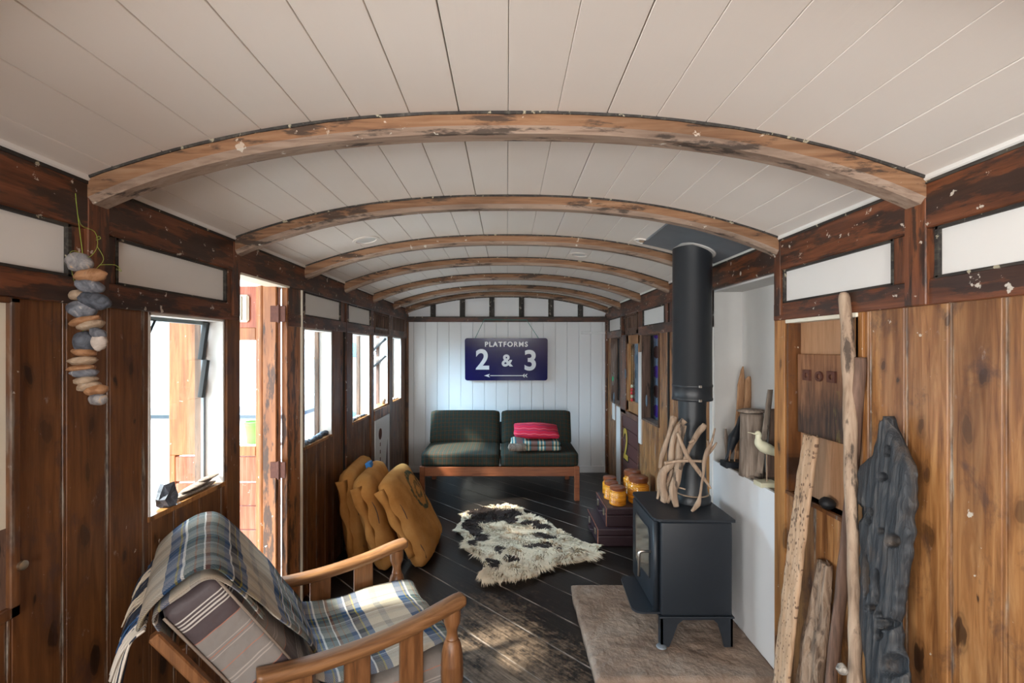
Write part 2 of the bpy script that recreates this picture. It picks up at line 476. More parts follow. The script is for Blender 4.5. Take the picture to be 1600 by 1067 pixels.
def pitted():
    m = M['driftpale']; k = N('x'); bpy.data.materials.remove(k.m)
    k.m = m; k.t = m.node_tree; k.b = k.t.nodes['Principled BSDF']
    old = k.b.inputs['Base Color'].links[0].from_socket
    xyz = k.sep(k.coord((1, 62, 30)))
    cb = k.n('ShaderNodeCombineXYZ'); k.l(xyz[1], cb.inputs[0]); k.l(xyz[2], cb.inputs[1])
    vo = k.n('ShaderNodeTexVoronoi', voronoi_dimensions='2D'); vo.inputs['Scale'].default_value = 1.0
    k.l(cb.outputs[0], vo.inputs['Vector'])
    d = k.math('ADD', vo.outputs['Distance'], k.math('MULTIPLY', k.noise(k.coord(), 8, 3), 0.7))
    col = k.mix(k.ramp(d, [(0.46, 0.85), (0.52, 0.0)]), old, (0.10, 0.05, 0.03))
    k.l(col, k.b.inputs['Base Color'])
pitted()
M['driftbrown'] = wood('dark_brown_driftwood', (0.06, 0.035, 0.025), (0.14, 0.08, 0.055), (0.22, 0.13, 0.09), rough=0.8, knots=False, bump=0.9, black=0.12)
M['ply'] = wood('tan_plywood_backing', (0.33, 0.17, 0.08), (0.42, 0.225, 0.115), (0.47, 0.26, 0.14), rough=0.6, knots=False, patch=(0.8, 1.0), gscale=1.4)

def charred():
    k = N('charred_driftwood')
    g = k.noise(k.coord((60, 60, 5)), 1.0, 6, 0.65, 1.0)
    p = k.noise(k.coord((9, 9, 2.2)), 1.0, 5, 0.6, 0.8)
    col = k.ramp(g, [(0.3, (0.006, 0.008, 0.011)), (0.5, (0.026, 0.030, 0.036)), (0.74, (0.10, 0.094, 0.088))])
    col = k.mix(k.ramp(p, [(0.52, 0.0), (0.68, 0.7)]), col, (0.10, 0.065, 0.04))
    k.bump(g, 0.9, 0.010)
    return k.out(col, 0.55)
M['charred'] = charred()

def bark():
    k = N('ridged_bark')
    g = k.noise(k.coord((38, 38, 7)), 1.0, 5, 0.6, 1.4)
    col = k.ramp(g, [(0.35, (0.09, 0.055, 0.035)), (0.5, (0.27, 0.18, 0.12)), (0.7, (0.42, 0.30, 0.21))])
    k.bump(g, 1.0, 0.012)
    return k.out(col, 0.9)
M['bark'] = bark()

def stone_mat(name, a, b, c=None, sc=9):
    k = N(name)
    f = k.noise(k.coord(), sc * 2.2, 6, 0.65, 1.2)
    st = [(0.35, a), (0.6, b)]
    if c: st.append((0.68, c))
    col = k.ramp(f, st)
    k.bump(k.noise(k.coord(), 60, 4), 0.2, 0.002)
    return k.out(col, 0.7)
M['s_grey'] = stone_mat('blue_grey_pebble', (0.07, 0.075, 0.09), (0.19, 0.20, 0.23), (0.42, 0.38, 0.34), 14)
M['s_tan'] = stone_mat('tan_pebble', (0.25, 0.17, 0.11), (0.40, 0.30, 0.21), (0.45, 0.38, 0.32), 18)
M['s_orange'] = stone_mat('orange_pebble', (0.24, 0.11, 0.045), (0.38, 0.20, 0.10), (0.2, 0.12, 0.08), 14)
M['s_flint'] = stone_mat('white_rind_flint', (0.10, 0.10, 0.115), (0.30, 0.28, 0.27), (0.55, 0.34, 0.16), 14)
M['s_pale'] = stone_mat('pale_pebble', (0.40, 0.34, 0.30), (0.55, 0.48, 0.43), None, 12)
M['s_dark'] = stone_mat('dark_slate_pebble', (0.03, 0.035, 0.045), (0.09, 0.10, 0.125), None, 20)

def hearth_mat():
    k = N('sandstone_flag')
    f = k.noise(k.coord(), 5, 7, 0.62, 0.4)
    g = k.noise(k.coord(), 34, 5, 0.6)
    col = k.ramp(f, [(0.3, (0.15, 0.10, 0.072)), (0.5, (0.24, 0.17, 0.125)), (0.7, (0.30, 0.23, 0.18))])
    col = k.mix(k.ramp(g, [(0.55, 0.0), (0.7, 0.5)]), col, (0.15, 0.10, 0.075))
    k.bump(k.math('ADD', g, k.math('MULTIPLY', k.noise(k.coord(), 13, 3, 0.5), 2.0)), 0.8, 0.012)
    return k.out(col, 0.65)
M['hearth'] = hearth_mat()

def stripes_node(k, coord, period, stops, cols, off=0.0):
    f = k.math('FRACT', k.math('ADD', k.math('DIVIDE', coord, period), off))
    return k.ramp(f, [(p, cols[c]) for p, c in stops], 'CONSTANT')

def plaid_mat(name='plaid_wool'):
    k = N(name)
    tc = k.n('ShaderNodeTexCoord')
    xyz = k.sep(tc.outputs['UV'])
    C = {'c': (0.47, 0.41, 0.33), 'l': (0.33, 0.31, 0.28), 'b': (0.03, 0.075, 0.17), 'm': (0.20, 0.17, 0.04), 'w': (0.60, 0.58, 0.55),
         't': (0.085, 0.12, 0.125), 'n': (0.022, 0.028, 0.045), 'r': (0.13, 0.055, 0.035), 'g': (0.15, 0.14, 0.12)}
    st = [(0.0, 'c'), (0.21, 'b'), (0.29, 'm'), (0.305, 'b'), (0.33, 'w'), (0.35, 't'), (0.41, 'r'), (0.42, 't'), (0.46, 'w'), (0.47, 'r'), (0.50, 't'), (0.54, 'r'), (0.55, 't'),
          (0.60, 'b'), (0.65, 'w'), (0.665, 'n'), (0.73, 'm'), (0.745, 'b'), (0.80, 'c'), (0.93, 'l')]
    st2 = [(0.0, 'c'), (0.16, 'l'), (0.24, 'r'), (0.25, 'l'), (0.30, 'w'), (0.32, 'g'), (0.42, 'n'), (0.50, 'm'), (0.52, 'n'), (0.58, 'l'), (0.68, 'r'), (0.69, 'c'), (0.78, 'l'), (0.90, 'g')]
    nz = k.noise(tc.outputs['UV'], 6, 2)
    wob = k.math('MULTIPLY', k.math('SUBTRACT', nz, 0.5), 0.012)
    A = stripes_node(k, k.math('ADD', xyz[0], wob), 0.40, st, C, 0.06)
    B = stripes_node(k, k.math('ADD', xyz[1], wob), 0.27, st2, C, 0.35)
    # twill weave: alternate the two thread systems along the diagonal
    tw = k.math('FRACT', k.math('MULTIPLY', k.math('ADD', xyz[0], xyz[1]), 160.0))
    fac = k.math('ADD', 0.20, k.math('MULTIPLY', k.math('GREATER_THAN', tw, 0.5), 0.32))
    col = k.mix(fac, A, B)
    fz = k.noise(tc.outputs['UV'], 220, 3)
    col = k.mix(0.25, col, k.mix(fz, (0.0, 0.0, 0.0), (1, 1, 1)), 'SOFT_LIGHT')
    k.bump(fz, 0.5, 0.003)
    return k.out(col, 0.95, Specular_IOR_Level=0.1)
M['plaid'] = plaid_mat()

def striped_mat():
    k = N('striped_furnishing_fabric')
    xyz = k.sep(k.coord())
    C = {'d': (0.060, 0.042, 0.046), 'w': (0.50, 0.47, 0.43), 'g': (0.21, 0.19, 0.175), 'k': (0.36, 0.15, 0.10), 'p': (0.35, 0.31, 0.28)}
    st = [(0.0, 'd'), (0.15, 'w'), (0.163, 'd'), (0.18, 'w'), (0.193, 'd'), (0.21, 'w'), (0.223, 'd'), (0.24, 'w'), (0.253, 'd'), (0.38, 'k'), (0.388, 'g'), (0.52, 'p'), (0.53, 'g'), (0.55, 'k'), (0.556, 'g'), (0.575, 'p'), (0.585, 'g'),
          (0.70, 'k'), (0.708, 'g'), (0.80, 'p'), (0.81, 'g'), (0.83, 'p'), (0.84, 'g'), (0.96, 'k'), (0.968, 'd')]
    col = stripes_node(k, k.math('SUBTRACT', k.math('MULTIPLY', k.noise(k.coord(), 7, 2), 0.012), xyz[2]), 0.36, st, C, 0.78)
    k.bump(k.noise(k.coord(), 14, 3), 0.5, 0.02)
    return k.out(col, 0.6, Sheen_Weight=0.2)
M['striped'] = striped_mat()

def tweed():
    k = N('dark_green_check_tweed')
    xyz = k.sep(k.coord())
    def ln(c, per, wd, off=0.0):
        return k.math('LESS_THAN', k.math('FRACT', k.math('ADD', k.math('DIVIDE', c, per), off)), wd)
    yz = k.math('ADD', xyz[1], xyz[2])
    f = k.noise(k.coord(), 120, 3)
    col = k.mix(f, (0.013, 0.017, 0.012), (0.040, 0.046, 0.034))
    col = k.mix(k.math('MULTIPLY', ln(xyz[0], 0.045, 0.10), 0.9), col, (0.10, 0.035, 0.015))
    col = k.mix(k.math('MULTIPLY', ln(xyz[0], 0.045, 0.10, 0.5), 0.9), col, (0.018, 0.040, 0.042))
    col = k.mix(k.math('MULTIPLY', ln(yz, 0.045, 0.10), 0.8), col, (0.08, 0.035, 0.018))
    col = k.mix(k.math('MULTIPLY', ln(yz, 0.045, 0.10, 0.5), 0.8), col, (0.018, 0.038, 0.038))
    k.bump(f, 0.3, 0.003)
    return k.out(col, 0.95, Specular_IOR_Level=0.15)
M['tweed'] = tweed()

def burlap(name, emblem=False):
    k = N(name)
    v = k.coord()
    xyz = k.sep(v)
    f = k.noise(v, 5, 5)
    col = k.ramp(f, [(0.3, (0.38, 0.155, 0.035)), (0.55, (0.52, 0.245, 0.07)), (0.75, (0.58, 0.30, 0.10))])
    wv = k.math('MULTIPLY', k.math('SINE', k.math('MULTIPLY', xyz[1], 1400.0)), k.math('SINE', k.math('MULTIPLY', xyz[2], 1400.0)))
    if emblem:
        dy = k.math('DIVIDE', k.math('SUBTRACT', xyz[1], 0.10), 0.13)
        dz = k.math('DIVIDE', k.math('SUBTRACT', xyz[2], 0.455), 0.17)
        r = k.math('SQRT', k.math('ADD', k.math('MULTIPLY', dy, dy), k.math('MULTIPLY', dz, dz)))
        r = k.math('ADD', r, k.math('MULTIPLY', k.math('SUBTRACT', k.noise(v, 40, 3), 0.5), 0.35))
        ring = k.ramp(r, [(0.0, 0.0), (0.20, 0.0), (0.22, 0.75), (0.42, 0.75), (0.44, 0.0), (0.74, 0.0), (0.76, 0.9), (1.0, 0.9), (1.0, 0.0)])
        ring = k.math('MULTIPLY', ring, k.math('LESS_THAN', r, 0.99))
        ring = k.math('MULTIPLY', ring, k.ramp(k.noise(v, 30, 4), [(0.4, 0.6), (0.55, 1.0)]))
        ring = k.math('MULTIPLY', ring, k.math('GREATER_THAN', xyz[0], 0.0))
        col = k.mix(ring, col, (0.01, 0.05, 0.035))
    k.bump(k.math('ADD', k.math('MULTIPLY', k.noise(v, 9, 4), 3.0), k.math('MULTIPLY', wv, 0.15)), 0.6, 0.008)
    return k.out(col, 0.9, Specular_IOR_Level=0.15)
M['burlap'] = burlap('burlap')
M['burlap_print'] = burlap('burlap_with_green_print', True)

def jar_mat():
    k = N('amber_ringed_glaze')
    xyz = k.sep(k.coord())
    s = k.math('SINE', k.math('MULTIPLY', xyz[2], 520.0))
    f = k.noise(k.coord((3, 3, 40)), 1.0, 2)
    col = k.ramp(k.math('ADD', k.math('MULTIPLY', s, 0.12), f), [(0.30, (0.32, 0.09, 0.006)), (0.5, (0.72, 0.26, 0.012)), (0.75, (0.85, 0.40, 0.04))])
    k.bump(s, 0.4, 0.003)
    return k.out(col, 0.15, Coat_Weight=0.5)
M['jar'] = jar_mat()
M['lid'] = plain('varnished_wooden_lid', (0.20, 0.055, 0.020), 0.3, 0.2, 30)
M['leather'] = plain('oxblood_leatherette', (0.030, 0.014, 0.018), 0.42, 0.3, 25, bump=0.25, bscale=240)
M['piping'] = plain('worn_orange_edge', (0.35, 0.12, 0.06), 0.6)
M['brass'] = plain('tarnished_clasp', (0.55, 0.48, 0.36), 0.35, 0.15, metal=1.0)
M['hide'] = plain('hide_backing', (0.40, 0.31, 0.22), 0.9, 0.2)
M['furcream'] = plain('cream_fleece', (0.74, 0.60, 0.43), 0.9, 0.22, 12)
M['furdark'] = plain('dark_brown_fleece', (0.028, 0.014, 0.010), 0.85, 0.3, 12)
M['enamel'] = plain('navy_enamel', (0.004, 0.006, 0.075), 0.12, 0.05)
M['enamelwhite'] = plain('white_enamel', (0.72, 0.74, 0.78), 0.25, 0.02)
M['cordteal'] = plain('teal_cord', (0.02, 0.22, 0.17), 0.7)
M['cordgreen'] = plain('yellow_green_twine', (0.20, 0.25, 0.03), 0.7)
M['birdcream'] = plain('cream_painted_wood', (0.60, 0.57, 0.41), 0.55, 0.06)
M['birdblack'] = plain('black_painted_wood', (0.012, 0.014, 0.020), 0.5)
M['reddoor'] = wood('worn_red_door_paint', (0.30, 0.06, 0.025), (0.46, 0.12, 0.05), (0.52, 0.22, 0.13), rough=0.35, knots=False, fleck=0.5, fleckcol=(0.6, 0.45, 0.38))
M['orangedoor'] = wood('scraped_orange_door', (0.28, 0.09, 0.03), (0.42, 0.16, 0.05), (0.52, 0.24, 0.09), rough=0.35, knots=False, fleck=0.6)
M['maroon'] = plain('maroon_door_paint', (0.085, 0.026, 0.022), 0.45, 0.2)
M['greyline'] = plain('grey_groove', (0.16, 0.14, 0.15), 0.6)
M['gold'] = plain('gold_numeral', (0.50, 0.33, 0.04), 0.5, 0.2, 30)
M['slate'] = plain('blue_grey_board', (0.10, 0.135, 0.17), 0.5, 0.1)
M['rust'] = plain('rusty_iron', (0.10, 0.035, 0.022), 0.8, 0.35, 60, bump=0.4, bscale=150)
M['kitchenwhite'] = plain('kitchen_white', (0.80, 0.82, 0.84), 0.3, 0.02)
M['worktop'] = plain('grey_worktop', (0.04, 0.055, 0.07), 0.35)
M['limeplastic'] = plain('lime_plastic', (0.22, 0.62, 0.03), 0.35, 0.05)
M['blueplastic'] = plain('blue_plastic', (0.03, 0.22, 0.62), 0.4, 0.05)
M['paper'] = plain('white_paper', (0.8, 0.8, 0.78), 0.9, 0.02)
M['concrete'] = plain('pale_paving', (0.55, 0.54, 0.52), 0.8)

# ------------------------------------------------------------------ the carriage shell
W = 1.26
YB = 5.78
Y0 = -2.6
def cz(x):
    return 2.25 - 0.20 * (min(abs(x), 1.4) / W) ** 2.35

# floor
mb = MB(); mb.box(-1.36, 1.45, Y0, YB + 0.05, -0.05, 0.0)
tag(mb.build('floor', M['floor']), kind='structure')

# ceiling: lengthwise boards over a dark roof skin
mb = MB()
pitch = 0.1455
rnd = random.Random(3)
for k in range(-9, 9):
    a = 0.004 + k * pitch; b = a + pitch
    a2 = max(a + rnd.choice([0.0004, 0.0007, 0.0012, 0.0018]), -W - 0.03); b2 = min(b - rnd.choice([0.0004, 0.0007, 0.0012]), W + 0.03)
    if b2 <= a2: continue
    xs = [a2, a2 + 0.0012] + [a2 + (b2 - a2) * t for t in (0.25, 0.5, 0.75)] + [b2 - 0.0012, b2]
    pts = [(x, cz(x) + (0.0015 if i in (0, 6) else 0)) for i, x in enumerate(xs)]
    pts += [(x, cz(x) + 0.02) for x in reversed(xs)]
    mb.prism(pts, 'y', Y0, YB + 0.02)
tag(mb.build('ceiling', M['ceiling']), kind='structure')
mb = MB()
xs = [-1.42 + 2.84 * i / 24 for i in range(25)]
mb.prism([(x, cz(x) + 0.021) for x in xs] + [(x, cz(x) + 0.06) for x in reversed(xs)], 'y', Y0 - 0.1, YB + 0.1)
trim(mb, M['gap'])

# matchboarding
def planks(mb, side, y0, y1, z0, z1, pitch=0.145, off=0.0):
    k0 = math.floor((y0 - off) / pitch)
    y = y0
    while y < y1 - 0.004:
        nxt = off + (math.floor((y - off) / pitch + 1e-6) + 1) * pitch
        yb = min(nxt, y1)
        if yb - y > 0.03:
            sec = [(0.005, y + .0003), (0, y + 0.003), (0, y + 0.009), (0.0035, y + 0.012), (0, y + 0.015), (0, yb - 0.003), (0.005, yb - .0003), (0.02, yb), (0.02, y)]
        else:
            sec = [(0, y), (0, yb), (0.02, yb), (0.02, y)]
        mb.prism([(side * (W + d), yy) for d, yy in sec], 'z', z0, z1)
        y = yb
def wallcells(side, cells, mat, name):
    mb = MB()
    for (y0, y1, z0, z1) in cells: planks(mb, side, y0, y1, z0, z1)
    return tag(mb.build(name, mat), kind='structure')

L_OPEN = [(-0.95, 0.05, 0.95, 1.68), (-2.2, -1.3, 0.95, 1.68), (1.62, 2.05, 0.95, 1.68), (2.15, 2.63, 0.0, 1.905), (2.86, 3.31, 0.93, 1.68), (3.76, 4.22, 0.94, 1.68), (4.33, 4.86, 0.97, 1.68), (5.05, 5.47, 0.96, 1.68)]
R_OPEN = [(1.64, 2.06, 0.92, 1.68), (2.154, 2.81, 0.0, 1.905), (3.80, 4.27, 0.91, 1.68), (4.38, 5.08, 0.0, 1.905), (5.01, 5.53, 0.93, 1.68)]
def cells_for(opens, ylo, yhi, ztop):
    ys = sorted({ylo, yhi} | {v for o in opens for v in o[:2]})
    out = []
    for a, b in zip(ys[:-1], ys[1:]):
        if b - a < 1e-6: continue
        mid = (a + b) / 2
        cov = sorted([(o[2], o[3]) for o in opens if o[0] < mid < o[1]])
        z = 0.0
        for (c, d) in cov:
            if c > z: out.append((a, b, z, min(c, ztop)))
            z = max(z, d)
        if z < ztop: out.append((a, b, z, ztop))
    return out
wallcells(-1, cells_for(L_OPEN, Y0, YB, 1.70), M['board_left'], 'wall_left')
R2 = [o for o in R_OPEN]
R2[4] = (5.08, 5.53, 0.93, 1.68)
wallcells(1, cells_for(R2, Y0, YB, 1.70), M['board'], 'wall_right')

# outer skins behind the boards
def skin(side, opens, th0, th1, ztop, mat, grow=0.0):
    mb = MB()
    for (a, b, c, d) in cells_for(opens, Y0, YB + 0.05, ztop):
        mb.box(min(side * (W + th0), side * (W + th1)), max(side * (W + th0), side * (W + th1)), a, b, c, d)
    return trim(mb, mat)
skin(-1, [(2.15, 2.80, 0.0, 1.905) if o[0] == 2.15 else o for o in L_OPEN], 0.0205, 0.085, 2.10, M['post'])
skin(1, [R_OPEN[1], (3.80, 4.27, 0.91, 1.68), (4.43, 4.80, 1.0, 1.6), (5.08, 5.53, 0.93, 1.68), R_OPEN[0]], 0.0205, 0.075, 2.10, M['post'])

# ---- upper band: cant rail, white panels, beads, posts, lower rail
def upper(side, panels, door_gaps, posts):
    X = side * W
    def bx(mb, d0, d1, y0, y1, z0, z1, bev=0.0):
        xa, xb = X - side * d0, X - side * d1
        mb.box(min(xa, xb), max(xa, xb), y0, y1, z0, z1, bev)
    mb = MB()
    bx(mb, 0.022, -0.02, Y0, YB, 1.905, 2.046, 0.004)
    trim(mb, M['rail'])
    mb = MB()
    bx(mb, 0.030, -0.02, Y0, YB, 2.046, 2.072, 0.004)
    trim(mb, M['white'])
    mb = MB()
    bx(mb, 0.025, 0.0, Y0, YB, 2.036, 2.047)
    trim(mb, M['black'])
    # lower rail in pieces between door gaps
    ys = [Y0] + [v for g in door_gaps for v in g] + [YB]
    mb = MB()
    for a, b in zip(ys[0::2], ys[1::2]): bx(mb, 0.014, -0.02, a, b, 1.68, 1.757, 0.003)
    trim(mb, M['rail'])
    mb = MB()
    for (a, b) in posts: bx(mb, 0.012, -0.02, a, b, 1.757, 1.905, 0.002)
    trim(mb, M['post'])
    mw, mbk = MB(), MB()
    for (a, b) in panels:
        bx(mw, 0.002, -0.02, a, b, 1.757, 1.905)
        for (y0, y1, z0, z1) in ((a, b, 1.755, 1.763), (a, b, 1.897, 1.906), (a - .002, a + 0.008, 1.757, 1.905), (b - 0.008, b + .002, 1.757, 1.905)):
            bx(mbk, 0.015, 0.0, y0, y1, z0, z1)
    trim(mw, M['white']); trim(mbk, M['black'])
LP = [(-2.4, -1.62), (-1.4, -0.8), (-0.6, 0.42), (0.6, 1.316), (1.47, 2.05), (2.84, 3.46), (3.62, 4.22)]
upper(-1, LP, [(2.15, 2.63)], [(-1.62, -1.4), (-0.8, -0.6), (0.42, 0.6), (1.316, 1.47), (2.05, 2.15), (2.63, 2.84), (3.46, 3.545), (3.575, 3.62), (4.22, 4.33), (4.86, 5.05), (5.6, 5.78)])
RP = [(-2.4, -1.62), (-1.4, -0.8), (-0.6, 0.42), (0.6, 1.34), (1.487, 2.08), (2.90, 3.46), (3.65, 4.23), (5.06, 5.64)]
upper(1, RP, [(2.154, 2.81), (4.38, 5.02)], [(-1.62, -1.4), (-0.8, -0.6), (0.42, 0.6), (1.34, 1.487), (2.08, 2.154), (2.81, 2.9), (3.46, 3.54), (3.58, 3.65), (4.23, 4.38), (5.02, 5.06), (5.64, 5.78)])
# the louvred vent above the left compartment door and the brown panel past it
def vent(side, y0, y1, back):
    X = side * W
    mb = MB()
    mb.box(min(X - side * .004, X + side * .02), max(X - side * .004, X + side * .02), y0, y1, 1.70 if side < 0 else 1.69, 1.905)
    n = 7
    for i in range(n):
        yy = y0 + (y1 - y0) * (i + 0.8) / (n + 0.6)
        mb.box(min(X - side * .012, X), max(X - side * .012, X), yy, yy + 0.018, 1.76, 1.87)
    for (a, b, c, d) in ((y0, y0 + .03, 1.70, 1.905), (y1 - .03, y1, 1.70, 1.905), (y0, y1, 1.70, 1.735), (y0, y1, 1.885, 1.905)):
        mb.box(min(X - side * .018, X), max(X - side * .018, X), a, b, c, d)
    return trim(mb, back)
vent(-1, 4.33, 4.86, M['driftbrown'])
vent(1, 4.40, 4.86, M['driftbrown'])
mb = MB(); mb.box(-W, -W + 0.006, 5.05, 5.6, 1.757, 1.905); trim(mb, M['driftbrown'])

# central rib posts standing proud of the walls under the first ribs
for side in (-1, 1):
    for y in (1.36, 2.085):
        X = side * W
        mb = MB()
        z0 = 1.68 if y < 2 else 1.70
        wd = 0.075 if y < 2 else 0.05
        mb.box(min(X, X - side * 0.024), max(X, X - side * 0.024), y, y + wd, z0, 2.05, 0.003)
        trim(mb, M['post'])

# posts below: left window/door post, orange jamb, dark slot
def wallbox(side, d0, d1, y0, y1, z0, z1, mat, bev=0.002):
    X = side * W
    xa, xb = X - side * d0, X - side * d1
    mb = MB(); mb.box(min(xa, xb), max(xa, xb), y0, y1, z0, z1, bev)
    return trim(mb, mat)
wallbox(-1, 0.012, -0.086, 2.056, 2.156, 0.0, 1.70, M['board_left'])
wallbox(-1, 0.013, -0.086, 2.05, 2.156, 1.70, 1.904, M['post'])
wallbox(-1, 0.010, -0.022, 2.622, 2.79, 0.0, 1.9045, M['orangejamb'])
wallbox(-1, 0.022, -0.02, 2.789, 2.80, 0.0, 1.905, M['cream'])
wallbox(-1, 0.004, -0.02, 3.545, 3.575, 0.0, 1.905, M['gap'])
wallbox(-1, 0.016, -0.02, 3.578, 3.60, 0.0, 1.905, M['post'])
wallbox(-1, 0.014, -0.02, 4.235, 4.32, 0.0, 1.70, M['board_left'])
wallbox(-1, 0.014, -0.02, 4.88, 5.03, 0.0, 1.70, M['board_left'])
wallbox(1, 0.010, -0.02, 2.075, 2.154, 0.0, 1.70, M['strip'])
wallbox(1, 0.008, -0.02, 2.81, 2.85, 0.0, 1.905, M['white'])
wallbox(1, 0.006, -0.02, 2.85, 2.90, 0.0, 1.68, M['strip'])
wallbox(1, 0.010, -0.02, 1.62, 1.655, 0.92, 1.68, M['strip'])
wallbox(1, 0.014, -0.02, 4.29, 4.37, 0.66, 1.52, M['white'])
wallbox(1, 0.010, -0.02, 5.10, 5.27, 0.0, 0.90, M['white'])
wallbox(1, 0.008, -0.004, 5.36, 5.48, 0.72, 0.91, M['white'])
wallbox(1, 0.006, -0.02, 3.565, 3.60, 0.0, 1.905, M['gap'])

# white lined head above the doorway
mb = MB(); mb.box(-1.345, -1.24, 2.15, 2.63, 1.897, 1.907); trim(mb, M['cream'])

# skirting where matchboards meet the floor is absent; far-left framed panel of an old door
wallbox(-1, 0.004, -0.002, 0.70, 1.155, 1.10, 1.665, M['cream'], 0)
wallbox(-1, 0.004, -0.002, 0.70, 1.155, 0.90, 1.10, M['driftbrown'], 0)
for (a, b, c, d) in ((1.155, 1.180, 0.87, 1.68), (0.68, 0.70, 0.87, 1.68), (0.68, 1.180, 0.87, 0.90), (0.68, 1.18, 1.665, 1.68)):
    wallbox(-1, 0.016, -0.002, a, b, c, d, M['board_left'], 0.003)

# alcove on the right with its boxed-in back
mb = MB()
Xa = 1.43
mb.box(1.262, Xa, 2.80, 2.815, 0.87, 1.905); mb.box(Xa, Xa + .02, 2.14, 2.82, 0.0, 1.92)
mb.box(1.262, Xa, 2.147, 2.156, 0.87, 1.905); mb.box(1.262, Xa, 2.15, 2.81, 1.895, 1.91)
trim(mb, M['alcove'])
mb = MB(); mb.box(1.262, Xa, 2.157, 2.799, 0.85, 0.868); trim(mb, M['driftgrey'])
mb = MB(); mb.box(1.258, 1.275, 2.154, 2.81, 0.0, 0.872, 0.001); trim(mb, M['whitecold'])
# right recess: backing, jambs, sill
mb = MB(); mb.box(1.305, 1.33, 1.63, 2.08, 0.90, 1.70); trim(mb, M['ply'])
mb = MB(); mb.box(1.25, 1.305, 2.045, 2.06, 0.92, 1.68); mb.box(1.25, 1.305, 1.64, 1.65, 0.92, 1.68); mb.box(1.245, 1.305, 1.64, 2.06, 0.905, 0.92)
trim(mb, M['board_left'])
mb = MB(); mb.box(1.244, 1.30, 1.64, 2.06, 1.664, 1.68, 0.002); trim(mb, M['cream'])

# ---- roof ribs
RIB_Y = [-2.3, -1.58, -0.85, -0.12, 0.62, 1.36, 2.095, 2.82, 3.51, 4.26, 5.02, 5.62]
for i, y in enumerate(RIB_Y):
    th = 0.055
    dp = 0.075 if i <= 5 else 0.062
    n = 44
    mbr = MB()
    rs = []
    for j in range(n + 1):
        x = -W + 0.012 + (2 * W - 0.024) * j / n
        z = cz(x) + 0.004
        e = (abs(x) / W) ** 6 * 0.022
        b = z - th - 0.006 - e
        rs.append([(x, y, z), (x, y + dp, z), (x, y + dp, b + 0.008), (x, y + dp - 0.008, b), (x, y + 0.016, b), (x, y, b + 0.017)])
    mbr.rings(rs)
    mbr.bm.faces.ensure_lookup_table()
    mbr.bm.normal_update()
    o = trim(mbr, [M['rib'], M['ribgrey']])
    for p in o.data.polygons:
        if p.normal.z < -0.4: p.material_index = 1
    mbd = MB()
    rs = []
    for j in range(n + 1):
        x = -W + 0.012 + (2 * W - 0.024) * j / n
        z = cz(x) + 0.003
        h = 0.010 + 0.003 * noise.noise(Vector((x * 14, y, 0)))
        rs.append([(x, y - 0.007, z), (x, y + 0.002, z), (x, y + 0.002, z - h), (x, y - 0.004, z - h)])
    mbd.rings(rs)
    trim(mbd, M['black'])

# ---- far end wall
mb = MB()
x = -W
k = 0
while x < W - 1e-4:
    xb = min(x + 0.148 * (1 if k else 0.62), W)
    sec = [(x + .0005, YB + 0.006), (x + 0.0045, YB), (xb - 0.0045, YB), (xb - .0005, YB + 0.006), (xb, YB + 0.02), (x, YB + 0.02)]
    mb.prism(sec, 'z', 0.0, 1.90)
    x = xb; k += 1
pts = [(-W, 1.89)] + [(-W + 2 * W * i / 24, cz(-W + 2 * W * i / 24) + 0.01) for i in range(25)] + [(W, 1.89)]
mb.prism(pts, 'y', YB, YB + 0.02)
tag(mb.build('wall_back', M['whitecold']), kind='structure')
mb = MB(); mb.box(-W, W, YB - 0.045, YB, 1.886, 1.945, 0.003); trim(mb, M['railx'])
mb = MB(); mb.box(-W, W, YB - 0.050, YB, 1.940, 1.952, 0.002); trim(mb, M['black'])
mb = MB(); mb.box(-W, W, YB - 0.015, YB, 0.0, 0.085, 0.004); tag(mb.build('baseboard_back', M['whitecold']), kind='structure')
mb = MB()
rs = []
for j in range(41):
    x = -W + 2 * W * j / 40
    z = cz(x)
    rs.append([(x, YB - 0.035, z), (x, YB, z), (x, YB, z - 0.055), (x, YB - 0.035, z - 0.055)])
mb.rings(rs); trim(mb, M['blackz'])
for px in (676.5, 722.5, 768.5, 815, 861, 907):
    x = (px - 792) * (YB - 0.02) / F
    mb = MB(); mb.box(x - 0.033, x + 0.033, YB - 0.022, YB, 1.95, cz(x) - 0.05, 0.002); trim(mb, M['blackz'])
# painted-over batten end at upper right of the far wall
wb = MB(); wb.box(0.93, 1.235, YB - 0.018, YB, 1.735, 1.765, 0.003); trim(wb, M['whitecold'])
# corner posts
for s in (-1, 1):
    mb = MB(); mb.box(min(s * W, s * (W - 0.03)), max(s * W, s * (W - 0.03)), YB - 0.03, YB, 0.0, 1.98, 0.003)
    trim(mb, M['post'] if s > 0 else M['board_left'])

# rear end wall behind the camera with an unseen opening added to let fill light in
mb = MB()
for (a, b, c, d) in ((-1.36, 1.36, 0.0, 0.9), (-1.36, -0.75, 0.9, 1.8), (0.75, 1.36, 0.9, 1.8), (-1.36, 1.36, 1.8, 2.3)):
    mb.box(a, b, Y0 - 0.06, Y0, c, d)
tag(mb.build('wall_rear', M['white']), kind='structure')

